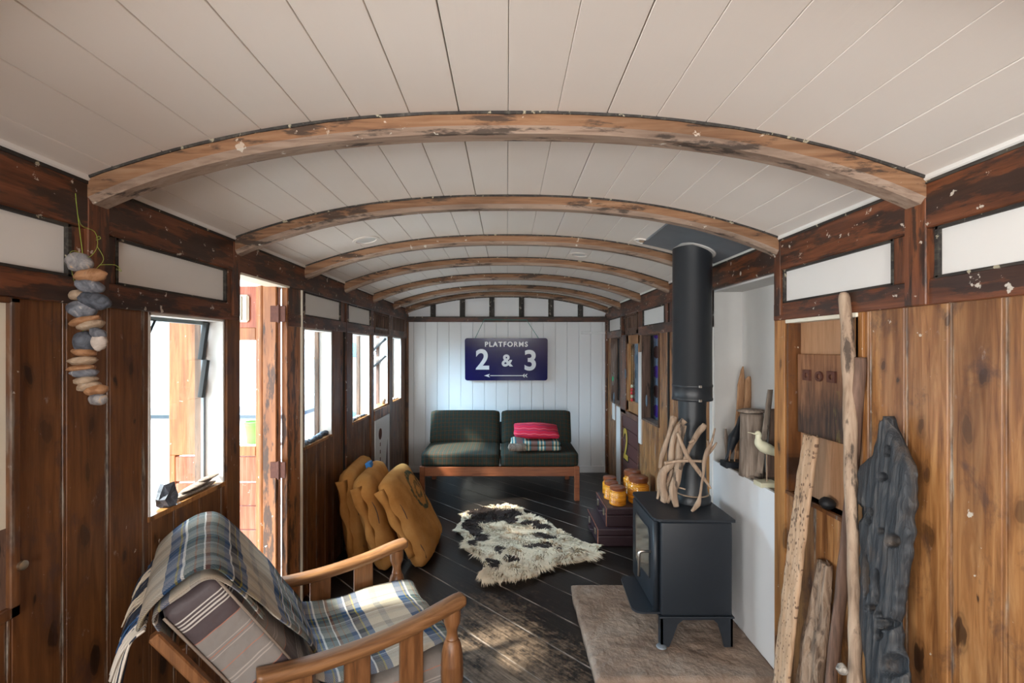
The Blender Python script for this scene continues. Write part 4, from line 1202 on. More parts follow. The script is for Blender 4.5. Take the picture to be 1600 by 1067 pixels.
# ------------------------------------------------------------------ burlap sacks
def sack(loc, lean, rz, label, mat, seed, tagblue=False):
    root = empty('burlap_sack', loc)
    root.rotation_euler = (0, R(lean), R(rz))
    tag(root, label, 'sack')
    mb = MB()
    n = 26
    H, Wd, T = 0.69, 0.66, 0.070
    fr, bk = [], []
    def surf(u, v, s):
        uu, vv = abs(u * 2 - 1), abs(v * 2 - 1)
        th = T * (1 - uu ** 5) ** 0.5 * (1 - vv ** 6) ** 0.5 + 0.006
        sh_ = 1 - 0.08 * (uu ** 4) * (vv ** 4)
        sag = 1 + 0.25 * (1 - v)
        wr = 0.014 * noise.noise(Vector((u * 5 + seed, v * 4, s * 3))) + 0.009 * noise.noise(Vector((u * 9 + v * 6, v * 4 - u * 3, seed))) + 0.006 * noise.noise(Vector((u * 18, v * 7 + seed, s)))
        ed = 0.02 * noise.noise(Vector((u * 3, v * 3, seed)))
        pin = 0.035 * (uu ** 2) * math.cos(v * math.pi * 2) 
        y = (u - 0.5) * Wd * sh_ * (1 - 0.02 * math.sin(v * math.pi)) + ed * 0.5
        z = H / 2 + (v - 0.5) * H * sh_ + ed * .3
        return Vector((s * (th * sag + wr * min(1, th / 0.04)), y, max(z, 0.004)))
    for s, store in ((1, fr), (-1, bk)):
        for j in range(n + 1):
            store.append([mb.bm.verts.new(surf(i / n, j / n, s)) for i in range(n + 1)])
    for g, flip in ((fr, False), (bk, True)):
        for j in range(n):
            for i in range(n):
                q = [g[j][i], g[j][i + 1], g[j + 1][i + 1], g[j + 1][i]]
                mb.bm.faces.new(q[::-1] if flip else q)
    bl = [fr[0][i] for i in range(n + 1)] + [fr[j][n] for j in range(1, n + 1)] + [fr[n][i] for i in range(n - 1, -1, -1)] + [fr[j][0] for j in range(n - 1, 0, -1)]
    bb = [bk[0][i] for i in range(n + 1)] + [bk[j][n] for j in range(1, n + 1)] + [bk[n][i] for i in range(n - 1, -1, -1)] + [bk[j][0] for j in range(n - 1, 0, -1)]
    for i in range(len(bl)):
        j = (i + 1) % len(bl)
        mb.bm.faces.new((bl[i], bb[i], bb[j], bl[j]))
    mb.build('sack_body', mat, root, 'all')
    # loose folded mouth along the near edge
    mb = MB(); rs = []
    for j in range(17):
        v = 0.18 + 0.74 * j / 16
        y = -Wd / 2 - 0.004 + 0.008 * math.sin(j * 1.1 + seed); z = v * H
        l = 0.030 + 0.010 * math.sin(j * 0.7 + seed) + 0.02 * (j / 16) ** 3
        rs.append([(0.02, y + 0.03, z), (-0.005, y - 0.006, z), (-l, y - 0.010, z), (-l - 0.008, y - 0.002, z), (-l, y + 0.004, z), (-0.01, y + 0.010, z)])
    mb.rings(rs); mb.build('folded_mouth', mat, root, 'all')
    mb = MB(); mb.tube([(0.05 + 0.01 * math.sin(j), -Wd / 2 + 0.045 + 0.004 * math.sin(j * 2.3), 0.06 + j * 0.045) for j in range(13)], 0.0035, 6); mb.build('seam', M['driftbrown'], root, 'all')
    if tagblue: MB().box(-0.02, 0.02, 0.02, 0.10, 0.665, 0.72, 0.006).build('blue_label', M['blueplastic'], root)
    return root
sack((-1.075, 3.55, 0.0), -8, 4, 'plain burlap cushion sack nearest the left wall', M['burlap'], 1.3)
sack((-0.845, 3.47, 0.0), -17, 3, 'middle burlap cushion sack with a blue label, between the other two', M['burlap'], 4.7, True)
sack((-0.575, 3.53, 0.0), -27, -2, 'outer burlap cushion sack with a round dark green print', M['burlap_print'], 8.1)

# ------------------------------------------------------------------ sheepskin rug
outline_px = [(714, 832), (722, 810), (745, 800), (788, 793), (812, 799), (834, 812), (856, 822), (880, 838), (905, 850), (936, 858), (932, 871), (905, 880), (872, 883), (850, 890), (832, 903), (790, 909), (756, 912), (752, 898), (762, 877), (740, 868), (726, 860), (728, 842)]
def fl(px, py):
    D = 1.55 * F / (py - 545)
    return Vector(((px - 792) * D / F, D))
outl = [fl(*p) for p in outline_px]
cen = sum(outl, Vector((0, 0))) / len(outl)
def inside(p, poly):
    c = False
    for i in range(len(poly)):
        a, b = poly[i], poly[i - 1]
        if (a.y > p.y) != (b.y > p.y) and p.x < (b.x - a.x) * (p.y - a.y) / (b.y - a.y) + a.x: c = not c
    return c
rug = tag(empty('sheepskin_rug', (cen.x, cen.y, 0)), 'cream sheepskin rug with dark brown patches on the black floor in front of the sofa', 'rug')
mb = MB()
N1 = len(outl)
rsv = []
for (s, z) in ((1.0, 0.002), (1.0, 0.010), (0.93, 0.020), (0.7, 0.026), (0.4, 0.028), (0.05, 0.028)):
    rsv.append([((p.x - cen.x) * s, (p.y - cen.y) * s, z) for p in outl])
mb.rings(rsv); mb.build('hide', M['hide'], rug, 'all')
dark = [(370, 215, 150, 62), (600, 205, 120, 32), (575, 262, 62, 28), (225, 310, 72, 48), (285, 375, 62, 48), (350, 425, 74, 32), (268, 462, 42, 34), (510, 527, 56, 22), (630, 617, 52, 22), (428, 658, 60, 34), (790, 290, 90, 20), (890, 330, 70, 20), (868, 405, 55, 15), (950, 422, 70, 16), (860, 497, 112, 19), (1040, 532, 46, 14)]
mb = MB()
rr = random.Random(11)
xs_ = [p.x for p in outl]; ys_ = [p.y for p in outl]
cnt = 0
while cnt < 21000:
    p = Vector((rr.uniform(min(xs_), max(xs_)), rr.uniform(min(ys_), max(ys_))))
    if not inside(p, outl): continue
    cnt += 1
    px = 792 + p.x * F / p.y; py = 545 + 1.53 * F / p.y
    zx, zy = (px - 700) * 6.154, (py - 770) * 6.154
    zx += 18 * noise.noise(Vector((zx * .02, zy * .03, 1))); 
    isd = any(((zx - a) / (c * 1.12)) ** 2 + ((zy - b - 14) / (d * 1.25)) ** 2 < 1 for a, b, c, d in dark)
    e = min((Vector((p.x, p.y)) - q).length for q in outl)
    base = Vector((p.x - cen.x, p.y - cen.y, 0.018))
    out_ = Vector((p.x - cen.x, p.y - cen.y, 0)).normalized()
    n1 = noise.noise(Vector((p.x * 9, p.y * 9, 0))); n2 = noise.noise(Vector((p.x * 9, p.y * 9, 5)))
    d = Vector((n1 * 1.6 + out_.x * 0.5 + rr.uniform(-.25, .25), n2 * 1.6 - 0.5 + out_.y * 0.6 + rr.uniform(-.25, .25), 0.0))
    ln = rr.uniform(0.04, 0.075) * (1.25 if p.y < 3.5 else 0.8)
    d.z = rr.uniform(0.45, 0.9)
    d.normalize()
    side = d.cross(Vector((0, 0, 1))).normalized() * rr.uniform(0.0026, 0.0052)
    m1 = base + d * ln * 0.5 
    tip = base + d * ln * 0.85 + Vector((d.x, d.y, 0)) * ln * 0.45 - Vector((0, 0, ln * 0.25))
    tip.z = max(tip.z, 0.006)
    v = [mb.bm.verts.new(q) for q in (base - side, base + side, m1 + side, m1 - side, tip)]
    for f in (mb.bm.faces.new((v[0], v[1], v[2], v[3])), mb.bm.faces.new((v[3], v[2], v[4]))): f.material_index = 1 if isd else 0
o = mb.build('fleece', [M['furcream'], M['furdark']], rug, 'all')
o['kind'] = 'stuff'

# ------------------------------------------------------------------ suitcases and storage jars
def suitcase(x0, x1, y0, y1, z0, h, label):
    root = tag(empty('suitcase', ((x0 + x1) / 2, (y0 + y1) / 2, z0)), label, 'suitcase', 'old suitcases stacked beside the stove')
    sx, sy = (x1 - x0) / 2, (y1 - y0) / 2
    mb = MB(); mb.box(-sx, sx, -sy, sy, 0.0, h * 0.60, 0.008, seg=2); mb.build('case_base', M['leather'], root)
    mb = MB(); mb.box(-sx - .002, sx + .002, -sy - .002, sy + .002, h * 0.61, h, 0.010, seg=2); mb.build('case_lid', M['leather'], root)
    mb = MB()
    for yy in (-sy - .002,):
        mb.tube([(-sx - .003, yy, 0.006), (-sx - .003, yy, h - 0.006)], 0.0025, 6)
        mb.tube([(-sx - .003, yy, h - 0.002), (-sx - .003, sy, h - 0.002)], 0.002, 6)
    mb.build('worn_edge', M['piping'], root)
    for yy in (-sy * 0.55, sy * 0.55):
        mb = MB(); mb.box(-sx - 0.010, -sx + 0.002, yy - 0.016, yy + 0.016, h * 0.42, h * 0.78, 0.003); mb.build('clasp', M['brass'], root)
    mb = MB(); mb.tube([(-sx - .004, -0.06, h * .5), (-sx - .028, -0.05, h * .48), (-sx - .030, 0.05, h * .48), (-sx - .004, 0.06, h * .5)], 0.006, 8); mb.build('handle', M['leather'], root)
suitcase(0.715, 1.20, 3.61, 4.07, 0.0, 0.139, 'larger oxblood suitcase lying on the floor under another, beside the stove')
suitcase(0.79, 1.21, 3.65, 4.07, 0.1395, 0.150, 'upper oxblood suitcase carrying the amber jars')
def jar(x, y, r, h, label):
    root = tag(empty('storage_jar', (x, y, 0.2905)), label, 'jar', 'amber storage jars on the suitcase')
    H = h * 0.80
    mb = MB(); mb.lathe([(0, 0), (r * 0.92, 0), (r, r * 0.08), (r, H * 0.80), (r * 0.93, H * 0.86), (r * 0.84, H * 0.88), (r * 0.84, H), (0, H)], (0, 0, 0), 32); mb.build('jar_body', M['jar'], root, True)
    mb = MB(); mb.lathe([(0, H), (r * 0.90, H + .002), (r * 0.93, H + h * 0.08), (r * 0.90, h * 0.97), (r * 0.8, h), (0, h)], (0, 0, 0), 32); mb.build('jar_lid', M['lid'], root, True)
jar(0.900, 3.745, 0.068, 0.145, 'small amber jar nearest the front corner of the top suitcase')
jar(0.880, 3.885, 0.062, 0.145, 'small amber jar with the darkest lid, between the two other small jars')
jar(0.895, 4.010, 0.062, 0.150, 'small amber jar at the back left of the suitcase')
jar(1.085, 3.80, 0.085, 0.212, 'large amber jar at the front, right of the small jars')
jar(1.085, 3.985, 0.078, 0.212, 'large amber jar at the back, behind the other large one')

# ------------------------------------------------------------------ hearth stone
hr = MB()
nx, ny = 60, 60
g = []
def hedge(x, y):
    return noise.noise(Vector((x * 7, y * 7, 3))) * 0.010
top = []
for j in range(ny + 1):
    row = []
    for i in range(nx + 1):
        u, v = i / nx, j / ny
        x = 0.405 + u * (1.256 - 0.405); y = 2.10 + v * 0.85
        if i == 0: x += hedge(0, y) 
        if j == 0: y += hedge(x, 0)
        if j == ny: y += hedge(x, 9)
        z = 0.045 + 0.010 * noise.noise(Vector((x * 15, y * 15, 0))) * abs(noise.noise(Vector((x * 9, y * 9, 8)))) * 2 + 0.003 * noise.noise(Vector((x * 6, y * 6, 4)))
        if i == 0 or j == 0 or j == ny: z -= 0.010
        row.append(hr.bm.verts.new((x, y, z)))
    top.append(row)
for j in range(ny):
    for i in range(nx):
        hr.bm.faces.new((top[j][i], top[j][i + 1], top[j + 1][i + 1], top[j + 1][i]))
bd = [top[0][i] for i in range(nx + 1)] + [top[j][nx] for j in range(1, ny + 1)] + [top[ny][i] for i in range(nx - 1, -1, -1)] + [top[j][0] for j in range(ny - 1, 0, -1)]
low = [hr.bm.verts.new((v.co.x + hedge(v.co.y, v.co.x) * .5, v.co.y, 0.0005)) for v in bd]
for i in range(len(bd)):
    j = (i + 1) % len(bd); hr.bm.faces.new((bd[i], low[i], low[j], bd[j]))
hr.bm.faces.new(low)
tag(hr.build('hearth_stone', M['hearth'], smooth='all'), 'brown sandstone slab under the black stove', 'hearth')

# ------------------------------------------------------------------ stove
st = tag(empty('wood_stove', (0.94, 2.54, 0.052)), 'charcoal wood-burning stove standing on the stone hearth', 'stove')
ox, oy, oz = st.location
def sbox(mb, x0, x1, y0, y1, z0, z1, bev=0.004, seg=2): mb.box(x0 - ox, x1 - ox, y0 - oy, y1 - oy, z0 - oz, z1 - oz, bev, seg=seg)
mb = MB(); sbox(mb, 0.775, 1.135, 2.315, 2.765, 0.205, 0.678, 0.012, 3); mb.build('stove_body', M['stove'], st, True)
mb = MB()
pl = []
for (cx, cy, r_, a0) in ((0.783, 2.355, 0.040, 180), (1.137, 2.31, 0.008, 270), (1.137, 2.775, 0.008, 0), (0.783, 2.735, 0.035, 90)):
    for k in range(6):
        a = R(a0 + 18 * k); pl.append((cx + r_ * math.cos(a) - ox, cy + r_ * math.sin(a) - oy))
mb.prism(pl, 'z', 0.681 - oz, 0.693 - oz); mb.build('top_plate', M['stove'], st)
mb = MB(); sbox(mb, 0.745, 0.775, 2.36, 2.73, 0.225, 0.672, 0.008)
dm = mb.build('stove_door', M['stove'], st, True)
# the window opening in the door: frame + glass, with an arched lower corner
mb = MB()
gp = [(2.400, 0.36), (2.400, 0.575), (2.425, 0.612), (2.64, 0.612), (2.665, 0.585), (2.665, 0.345), (2.60, 0.335)]
mb.prism([(a - oy, b - oz) for a, b in gp], 'x', 0.7425 - ox, 0.7445 - ox); mb.build('door_glass', plain('smoky_stove_glass', (0.10, 0.085, 0.07), 0.08, 0.6, 9), st)
mb = MB()
loop = [Vector((0.742 - ox, a - oy, b - oz)) for a, b in gp + gp[:1]]
mb.tube(loop, 0.004, 6); mb.build('glass_bead', M['flue'], st)
mb = MB()
hpts = [(0.745, 2.385, 0.502), (0.700, 2.385, 0.503), (0.688, 2.385, 0.501), (0.683, 2.385, 0.490), (0.683, 2.385, 0.375)]
mb.tube([Vector(p) - Vector((ox, oy, oz)) for p in hpts], 0.0075, 10); mb.build('door_handle', M['steel'], st, 'all')
mb = MB(); mb.tube([Vector((0.755 - ox, 2.343 - oy, 0.215 - oz)), Vector((0.755 - ox, 2.343 - oy, 0.675 - oz))], 0.014, 12); mb.build('hinge_column', M['stove'], st, 'all')
mb = MB()
lp = []
for (cx, cy, r_, a0) in ((0.690, 2.375, 0.050, 180), (0.78, 2.33, 0.004, 270), (0.78, 2.70, 0.004, 0), (0.700, 2.655, 0.040, 90)):
    for k in range(6):
        a = R(a0 + 18 * k); lp.append((cx + r_ * math.cos(a) - ox, cy + r_ * math.sin(a) - oy))
mb.prism(lp, 'z', 0.212 - oz, 0.222 - oz); mb.build('ash_lip', M['stove'], st)
mb = MB(); sbox(mb, 0.765, 1.142, 2.308, 2.772, 0.196, 0.206, 0.003); mb.build('base_plate', M['stove'], st)
# legs: pressed sheet legs with an arched skirt, on each side
for yy, nm in ((2.315, 'near'), (2.755, 'far')):
    mb = MB()
    pts = [(0.775, 0.197), (0.775, 0.052), (0.815, 0.052), (0.835, 0.10), (0.858, 0.165), (0.885, 0.188), (1.04, 0.188), (1.062, 0.165), (1.082, 0.10), (1.092, 0.052), (1.135, 0.052), (1.135, 0.197)]
    mb.prism([(a - ox, b - oz) for a, b in pts], 'y', yy - oy, yy + 0.010 - oy); mb.build('leg_panel', M['stove'], st)
for xx in (0.775, 1.125):
    for (ya, yb) in ((2.315, 2.36), (2.72, 2.765)):
        mb = MB()
        mb.prism([(ya - oy, 0.197 - oz), (yb - oy, 0.197 - oz), ((yb if ya < 2.5 else yb) - oy, 0.052 - oz), (ya - oy, 0.052 - oz)], 'x', xx - ox, xx + 0.010 - ox)
        mb.build('leg', M['stove'], st)
mb = MB(); mb.lathe([(0, 0), (0.026, 0), (0.024, 0.006), (0.012, 0.012), (0, 0.012)], (0.778 - ox, 2.318 - oy, 0.0), 20); mb.build('foot_washer', M['plate'], st, True)

# flue pipe
FX, FY = 1.045, 2.60
fp = tag(empty('flue_pipe', (FX, FY, 0.694)), 'black flue pipe rising from the stove to the ceiling plate', 'flue')
def z_(v): return v - 0.694
mb = MB(); mb.lathe([(0, z_(0.694)), (0.098, z_(0.694)), (0.098, z_(0.728)), (0.090, z_(0.738)), (0.07, z_(0.738)), (0, z_(0.738))], (0, 0, 0), 36); mb.build('collar', M['flue'], fp, True)
mb = MB(); mb.lathe([(0, z_(0.735)), (0.086, z_(0.735)), (0.084, z_(0.745)), (0.080, z_(0.76)), (0.074, z_(0.85)), (0.074, z_(1.20)), (0.076, z_(1.28)), (0, z_(1.28))], (0, 0, 0), 36); mb.build('lower_pipe', M['flue'], fp, True)
mb = MB(); mb.lathe([(0.087, z_(0.7375)), (0.0895, z_(0.7375)), (0.0895, z_(0.742)), (0.086, z_(0.744))], (0, 0, 0), 36); mb.build('ash_ring', M['s_tan'], fp, True)
zt = cz(FX) - 0.005
mb = MB(); mb.lathe([(0.07, z_(1.262)), (0.106, z_(1.262)), (0.109, z_(1.266)), (0.109, z_(1.275)), (0.106, z_(1.28)), (0.106, z_(1.335)), (0.109, z_(1.34)), (0.109, z_(1.349)), (0.105, z_(1.354)), (0.105, z_(zt)), (0, z_(zt))], (0, 0, 0), 40); mb.build('insulated_pipe', M['flue'], fp, True)
for za in (1.338, 1.262):
    MB().box(-0.008, 0.008, -0.116, -0.104, z_(za), z_(za + 0.014), 0.002).build('clip', M['steel'], fp)
# ceiling plate, curved with the roof
mb = MB(); rs = []
for j in range(11):
    x = 0.80 + 0.42 * j / 10
    z = cz(x)
    rs.append([(x, 2.26, z - 0.012), (x, 2.72, z - 0.012), (x, 2.72, z - 0.001), (x, 2.26, z - 0.001)])
mb.rings(rs); o = mb.build('flue_plate', M['plate'])
tag(o, 'square grey steel plate on the ceiling around the flue', 'plate')
mb = MB(); mb.lathe([(0.104, -0.006), (0.125, -0.004), (0.13, 0.006), (0.104, 0.008)], (0, 0, 0), 36); mb.build('sealant_ring', M['alcove'], fp, True, loc=(0, 0, z_(cz(FX)) - 0.012), rot=(0, math.atan(0.35), 0))

# ------------------------------------------------------------------ driftwood bundle on the stove
dw = tag(empty('driftwood_bundle', (0.88, 2.47, 0.694)), 'tangle of bleached driftwood branches standing on the stove top against the flue', 'driftwood')
dl = Vector(dw.location) - Vector((0, 0, 0.004))
def br(pts, D0, D1, parent=dw, mat='drift', sc=1.0, name='branch', origin=(980, 640), zoom=5.613, base=dl, seed=0, jit=0.35):
    n = len(pts); P3 = []; rr_ = []
    for i, (zx, zy, r_) in enumerate(pts):
        D = D0 + (D1 - D0) * i / (n - 1)
        P3.append(P(origin[0] + zx / zoom, origin[1] + zy / zoom, D) - base)
        rr_.append(r_ / zoom * D / F * sc * 1.12)
    return MB().tube(P3, rr_, 10, jit, seed=seed, sub=5).build(name, M[mat], parent, 'all')
br([(415, 78, 30), (400, 120, 26), (370, 220, 20), (340, 310, 18), (305, 410, 20), (290, 520, 16)], 2.60, 2.55, seed=1)
br([(505, 100, 26), (440, 180, 24), (400, 290, 22), (385, 390, 24), (390, 480, 26), (315, 560, 30), (308, 690, 28), (330, 765, 36), (312, 812, 22)], 2.50, 2.545, seed=2)
br([(490, 140, 30), (460, 300, 28), (455, 480, 35), (430, 620, 32), (405, 720, 32), (430, 852, 26)], 2.50, 2.485, seed=3)
br([(440, 210, 12), (520, 400, 17), (600, 510, 17), (680, 620, 14), (735, 700, 8)], 2.45, 2.40, seed=4)
br([(330, 480, 18), (420, 462, 12), (530, 455, 12), (660, 460, 10)], 2.47, 2.41, seed=5)
br([(680, 135, 20), (655, 170, 26), (610, 230, 22), (560, 320, 20), (510, 430, 16), (465, 530, 14)], 2.42, 2.46, seed=6)
br([(770, 170, 5), (740, 290, 10), (700, 370, 18), (675, 470, 15), (670, 560, 10), (655, 650, 11), (640, 750, 10), (618, 835, 20), (565, 898, 8)], 2.36, 2.425, seed=7)
br([(785, 295, 6), (745, 350, 12), (700, 400, 14)], 2.36, 2.39, seed=8)
br([(305, 530, 18), (278, 620, 18), (278, 720, 15), (265, 788, 10)], 2.56, 2.57, seed=9)
br([(400, 520, 14), (350, 660, 18), (330, 760, 22)], 2.55, 2.55, seed=10)
br([(400, 730, 16), (355, 818, 14)], 2.50, 2.53, seed=11)
br([(545, 300, 10), (590, 270, 12)], 2.43, 2.42, seed=12)
br([(455, 690, 6), (510, 705, 5)], 2.49, 2.47, seed=13)
br([(705, 275, 8), (715, 330, 8)], 2.37, 2.38, seed=14)

# ------------------------------------------------------------------ alcove contents
SZ = 0.8685
def A3(zx, zy, D): return P(1130 + zx / 4.84, 560 + zy / 4.84, D)
# cream shore bird on a post
bb = A3(325, 960, 2.29); bb.z = SZ
cb = tag(empty('wooden_bird', bb), 'cream carved shore bird on a thin leg and block base in the alcove', 'bird')
sp = [(500, 735, 3), (450, 728, 14), (400, 712, 28), (350, 690, 40), (305, 668, 44), (272, 640, 34), (265, 605, 20), (268, 580, 22), (262, 562, 18), (240, 570, 7), (212, 563, 3), (185, 558, 2)]
pts = [A3(a, b, 2.29) - bb for a, b, c in sp]
MB().tube(pts, [c / 4.84 * 2.29 / F for a, b, c in sp], 12, sub=4).build('bird_body', M['birdcream'], cb, 'all')
MB().tube([A3(328, 700, 2.29) - bb, Vector((0.003, 0, 0.02))], 0.0032, 8).build('bird_leg', M['drift'], cb)
MB().box(-0.045, 0.045, -0.035, 0.035, 0.0, 0.024, 0.002).build('bird_base', M['birdcream'], cb)
# black cormorant
bb = A3(70, 800, 2.66); bb.z = SZ
kb = tag(empty('wooden_bird', bb), 'black carved seabird with its head turned up, on a dark block in the alcove', 'bird')
sp = [(150, 395, 2), (122, 450, 8), (112, 500, 13), (100, 545, 24), (80, 600, 40), (62, 660, 28), (42, 720, 16), (15, 775, 5)]
MB().tube([A3(a, b, 2.66) - bb for a, b, c in sp], [c / 4.84 * 2.66 / F for a, b, c in sp], 12, sub=4).build('bird_body', M['birdblack'], kb, 'all')
for zx in (60, 100):
    MB().tube([A3(zx, 640, 2.65) - bb, A3(zx - 15, 780, 2.65) - bb], [0.008, 0.003], 8).build('bird_leg', M['driftorange'], kb)
MB().box(-0.055, 0.055, -0.04, 0.04, 0.0, 0.035, 0.003).build('bird_base', M['birdblack'], kb)

def slab(name, label, rows, D, th, mat, wob=0.15, lean=0.0, zoom=4.84, origin=(1130, 560), cat='driftwood', group=None, zfloor=None, holes=None, nseg=12, sub=6, plane='view', pitn=0.0, xw=None, leanx=0.0):
    """rows: (y px, left px, right px) from top to bottom in zoom pixels; the piece is built as a real slab of thickness th"""
    mb = MB()
    full = []
    for i in range(len(rows) - 1):
        for k in range(sub):
            t = k / sub
            full.append([rows[i][q] * (1 - t) + rows[i + 1][q] * t for q in range(3)])
    full.append(list(rows[-1]))
    pts = []
    for (zy, l, r) in full:
        py = origin[1] + zy / zoom
        ring = []
        for k in range(nseg):
            a = 2 * math.pi * k / nseg
            cc, ss = math.cos(a), math.sin(a)
            u = 0.5 + 0.5 * (abs(cc) ** 0.7) * (1 if cc > 0 else -1)
            px = origin[0] + (l + (r - l) * u) / zoom
            thk = th * (abs(ss) ** 0.6) * (1 if ss > 0 else -1) * 0.5
            if plane == 'view':
                Dd = D + thk + lean * (zy - rows[0][0])
                q = P(px, py, Dd)
            else:
                X = xw - leanx * (zy - rows[0][0]) + 0
                Dd = X * F / (px - 792)
                q = P(px, py, Dd)
                q.x += thk
            nv = noise.noise(Vector((q.x * 30, q.y * 30, q.z * 8)))
            n2 = noise.noise(Vector((q.x * 60, q.y * 60, q.z * 40)))
            dirv = Vector((thk, 0, 0)) if plane != 'view' else Vector((0, thk, 0))
            q += dirv * (nv * wob * 3 + n2 * wob)
            ring.append(q)
        pts.append(ring)
    zmin = min(p.z for r in pts for p in r)
    if zfloor is not None:
        for ring in pts:
            for p in ring: p.z = max(p.z, zfloor)
    c = Vector((0, 0, 0))
    for p in pts[-1]: c += p
    c /= nseg
    c.z = min(p.z for p in pts[-1])
    pts = [[p - c for p in r] for r in pts]
    mb.rings(pts)
    o = mb.build(name, M[mat], None, 'all', loc=c)
    tag(o, label, cat, group)
    return o
slab('driftwood_piece', 'orange-brown driftwood with jagged pointed top, standing behind the black bird', [(60, 146, 154), (110, 128, 158), (200, 108, 170), (330, 102, 180), (450, 92, 170), (560, 82, 150), (700, 90, 150), (858, 100, 145)], 2.74, 0.035, 'driftorange', 0.35)
slab('driftwood_piece', 'short orange-brown driftwood spike right of the jagged piece in the alcove', [(135, 184, 205), (160, 165, 212), (300, 160, 214), (480, 150, 205), (866, 150, 200)], 2.70, 0.03, 'driftorange', 0.35)
slab('driftwood_piece', 'thin grey driftwood sliver at the left end of the alcove', [(530, 12, 26), (600, 6, 38), (700, 14, 40), (850, 20, 40)], 2.735, 0.02, 'driftgrey', 0.2)
# stump with a cap stone
s0 = A3(215, 850, 2.47); s0.z = SZ
mb = MB(); rs = []
for j in range(15):
    h = 0.335 * j / 14
    rr_ = 0.062 - 0.006 * (j / 14)
    rs.append([(rr_ * (1 + 0.10 * noise.noise(Vector((math.cos(a) * 2.5, math.sin(a) * 2.5, h * 2))) + 0.05 * noise.noise(Vector((math.cos(a) * 9, math.sin(a) * 9, 0)))) * math.cos(a), rr_ * (1 + 0.10 * noise.noise(Vector((math.cos(a) * 2.5, math.sin(a) * 2.5, h * 2))) + 0.05 * noise.noise(Vector((math.cos(a) * 9, math.sin(a) * 9, 0)))) * math.sin(a), h) for a in [2 * math.pi * k / 24 for k in range(24)]])
mb.rings(rs); o = mb.build('driftwood_log', M['driftgrey'], None, 'all', loc=(s0.x, s0.y, SZ)); tag(o, 'thick grey driftwood log standing upright in the middle of the alcove', 'driftwood')
MB().blob((0, 0, 0.012), (0.070, 0.060, 0.014), 0.2, 3).build('flat_stone', M['driftgrey'], None, 'all', loc=(s0.x, s0.y, SZ + 0.337)); tag(bpy.data.objects['flat_stone'], 'flat grey piece lying on top of the upright driftwood log', 'driftwood')
slab('driftwood_piece', 'narrow brown driftwood board leaning between the log and the cream bird', [(235, 336, 378), (300, 326, 372), (500, 300, 350), (700, 270, 320), (868, 245, 300)], 2.345, 0.022, 'driftgrey', 0.25)
slab('driftwood_piece', 'dark weathered board at the right end of the alcove', [(380, 350, 420), (560, 345, 425), (760, 335, 430), (900, 330, 430)], 2.37, 0.02, 'driftbrown', 0.2)
for (pp, lab) in (([(75, 835, 8), (120, 850, 16), (190, 872, 14), (215, 885, 6)], 'flat grey driftwood sliver lying on the alcove shelf'), ([(205, 868, 12), (260, 885, 16), (330, 905, 12), (375, 915, 6)], 'forked brown driftwood lying in front of the log on the alcove shelf')):
    D0 = 2.50 if pp[0][0] < 100 else 2.38
    b0 = A3(pp[1][0], pp[1][1], D0); b0.z = SZ
    P3 = []
    for i, (a, b, r_) in enumerate(pp):
        q = A3(a, b, D0 - 0.04 * i); q.z = SZ + 0.012; q.x = min(max(q.x, 1.285), 1.41); P3.append(q - b0)
    mb = MB(); mb.tube(P3, [r_ / 4.84 * 2.4 / F * 1.3 for a, b, r_ in pp], 8, 0.4, sq=0.6, sub=3)
    o = mb.build('driftwood_sliver', M['driftgrey'], None, 'all', loc=b0); tag(o, lab, 'driftwood')

# ------------------------------------------------------------------ art board in the recess
ab = tag(empty('wooden_plaque', (1.304, 1.865, 1.185)), 'dark scorched wooden panel with three rusty nuts, hung in the recess on the right', 'plaque')
def art():
    k = N('scorched_plank')
    g = k.noise(k.coord((50, 50, 4)), 1.0, 6, 0.65, 0.8)
    v = k.coord()
    z = k.sep(v)[2]
    p = k.noise(k.coord((9, 9, 5)), 1.0, 5, 0.6)
    h = k.math('ADD', k.math('MULTIPLY', z, 2.2), k.math('MULTIPLY', p, 0.7))
    col = k.mix(k.ramp(h, [(0.55, 0.0), (0.95, 1.0)]), k.ramp(g, [(0.35, (0.02, 0.012, 0.009)), (0.6, (0.09, 0.045, 0.025)), (0.75, (0.22, 0.13, 0.075))]), k.ramp(g, [(0.35, (0.16, 0.065, 0.028)), (0.65, (0.34, 0.16, 0.075))]))
    yel = k.math('MULTIPLY', k.ramp(k.noise(k.coord((22, 22, 7), loc=(4, 0, 0)), 1.0, 4), [(0.52, 0.0), (0.62, 0.7)]), k.math('LESS_THAN', k.sep(v)[1], -0.02))
    yel = k.math('MULTIPLY', yel, k.math('LESS_THAN', z, 0.2))
    col = k.mix(yel, col, (0.20, 0.16, 0.035))
    k.bump(g, 0.5, 0.004)
    return k.out(col, 0.7)
MB().box(-0.018, -0.001, -0.155, 0.175, 0.0, 0.343, 0.003).build('plaque_board', art(), ab)
MB().box(-0.014, -0.001, -0.20, -0.157, 0.05, 0.343, 0.003).build('plaque_strip', M['driftbrown'], ab)
def nut(y, z, sq):
    mb = MB(); n = 20; rs = []
    for (x, inner) in ((-0.018, False), (-0.027, False), (-0.027, True), (-0.019, True)):
        ring = []
        for k in range(n):
            a = 2 * math.pi * (k + 0.5) / n
            c, s = math.cos(a), math.sin(a)
            if inner: r_ = 0.011
            elif sq: r_ = 0.0225 / max(abs(c), abs(s))
            else: r_ = 0.021
            ring.append((x, y + r_ * c, z + r_ * s))
        rs.append(ring)
    mb.rings(rs, cap=False); mb.build('rusty_nut', M['rust'], ab)
nut(1.969 - 1.865, 0.253, True); nut(1.892 - 1.865, 0.252, False); nut(1.819 - 1.865, 0.254, True)
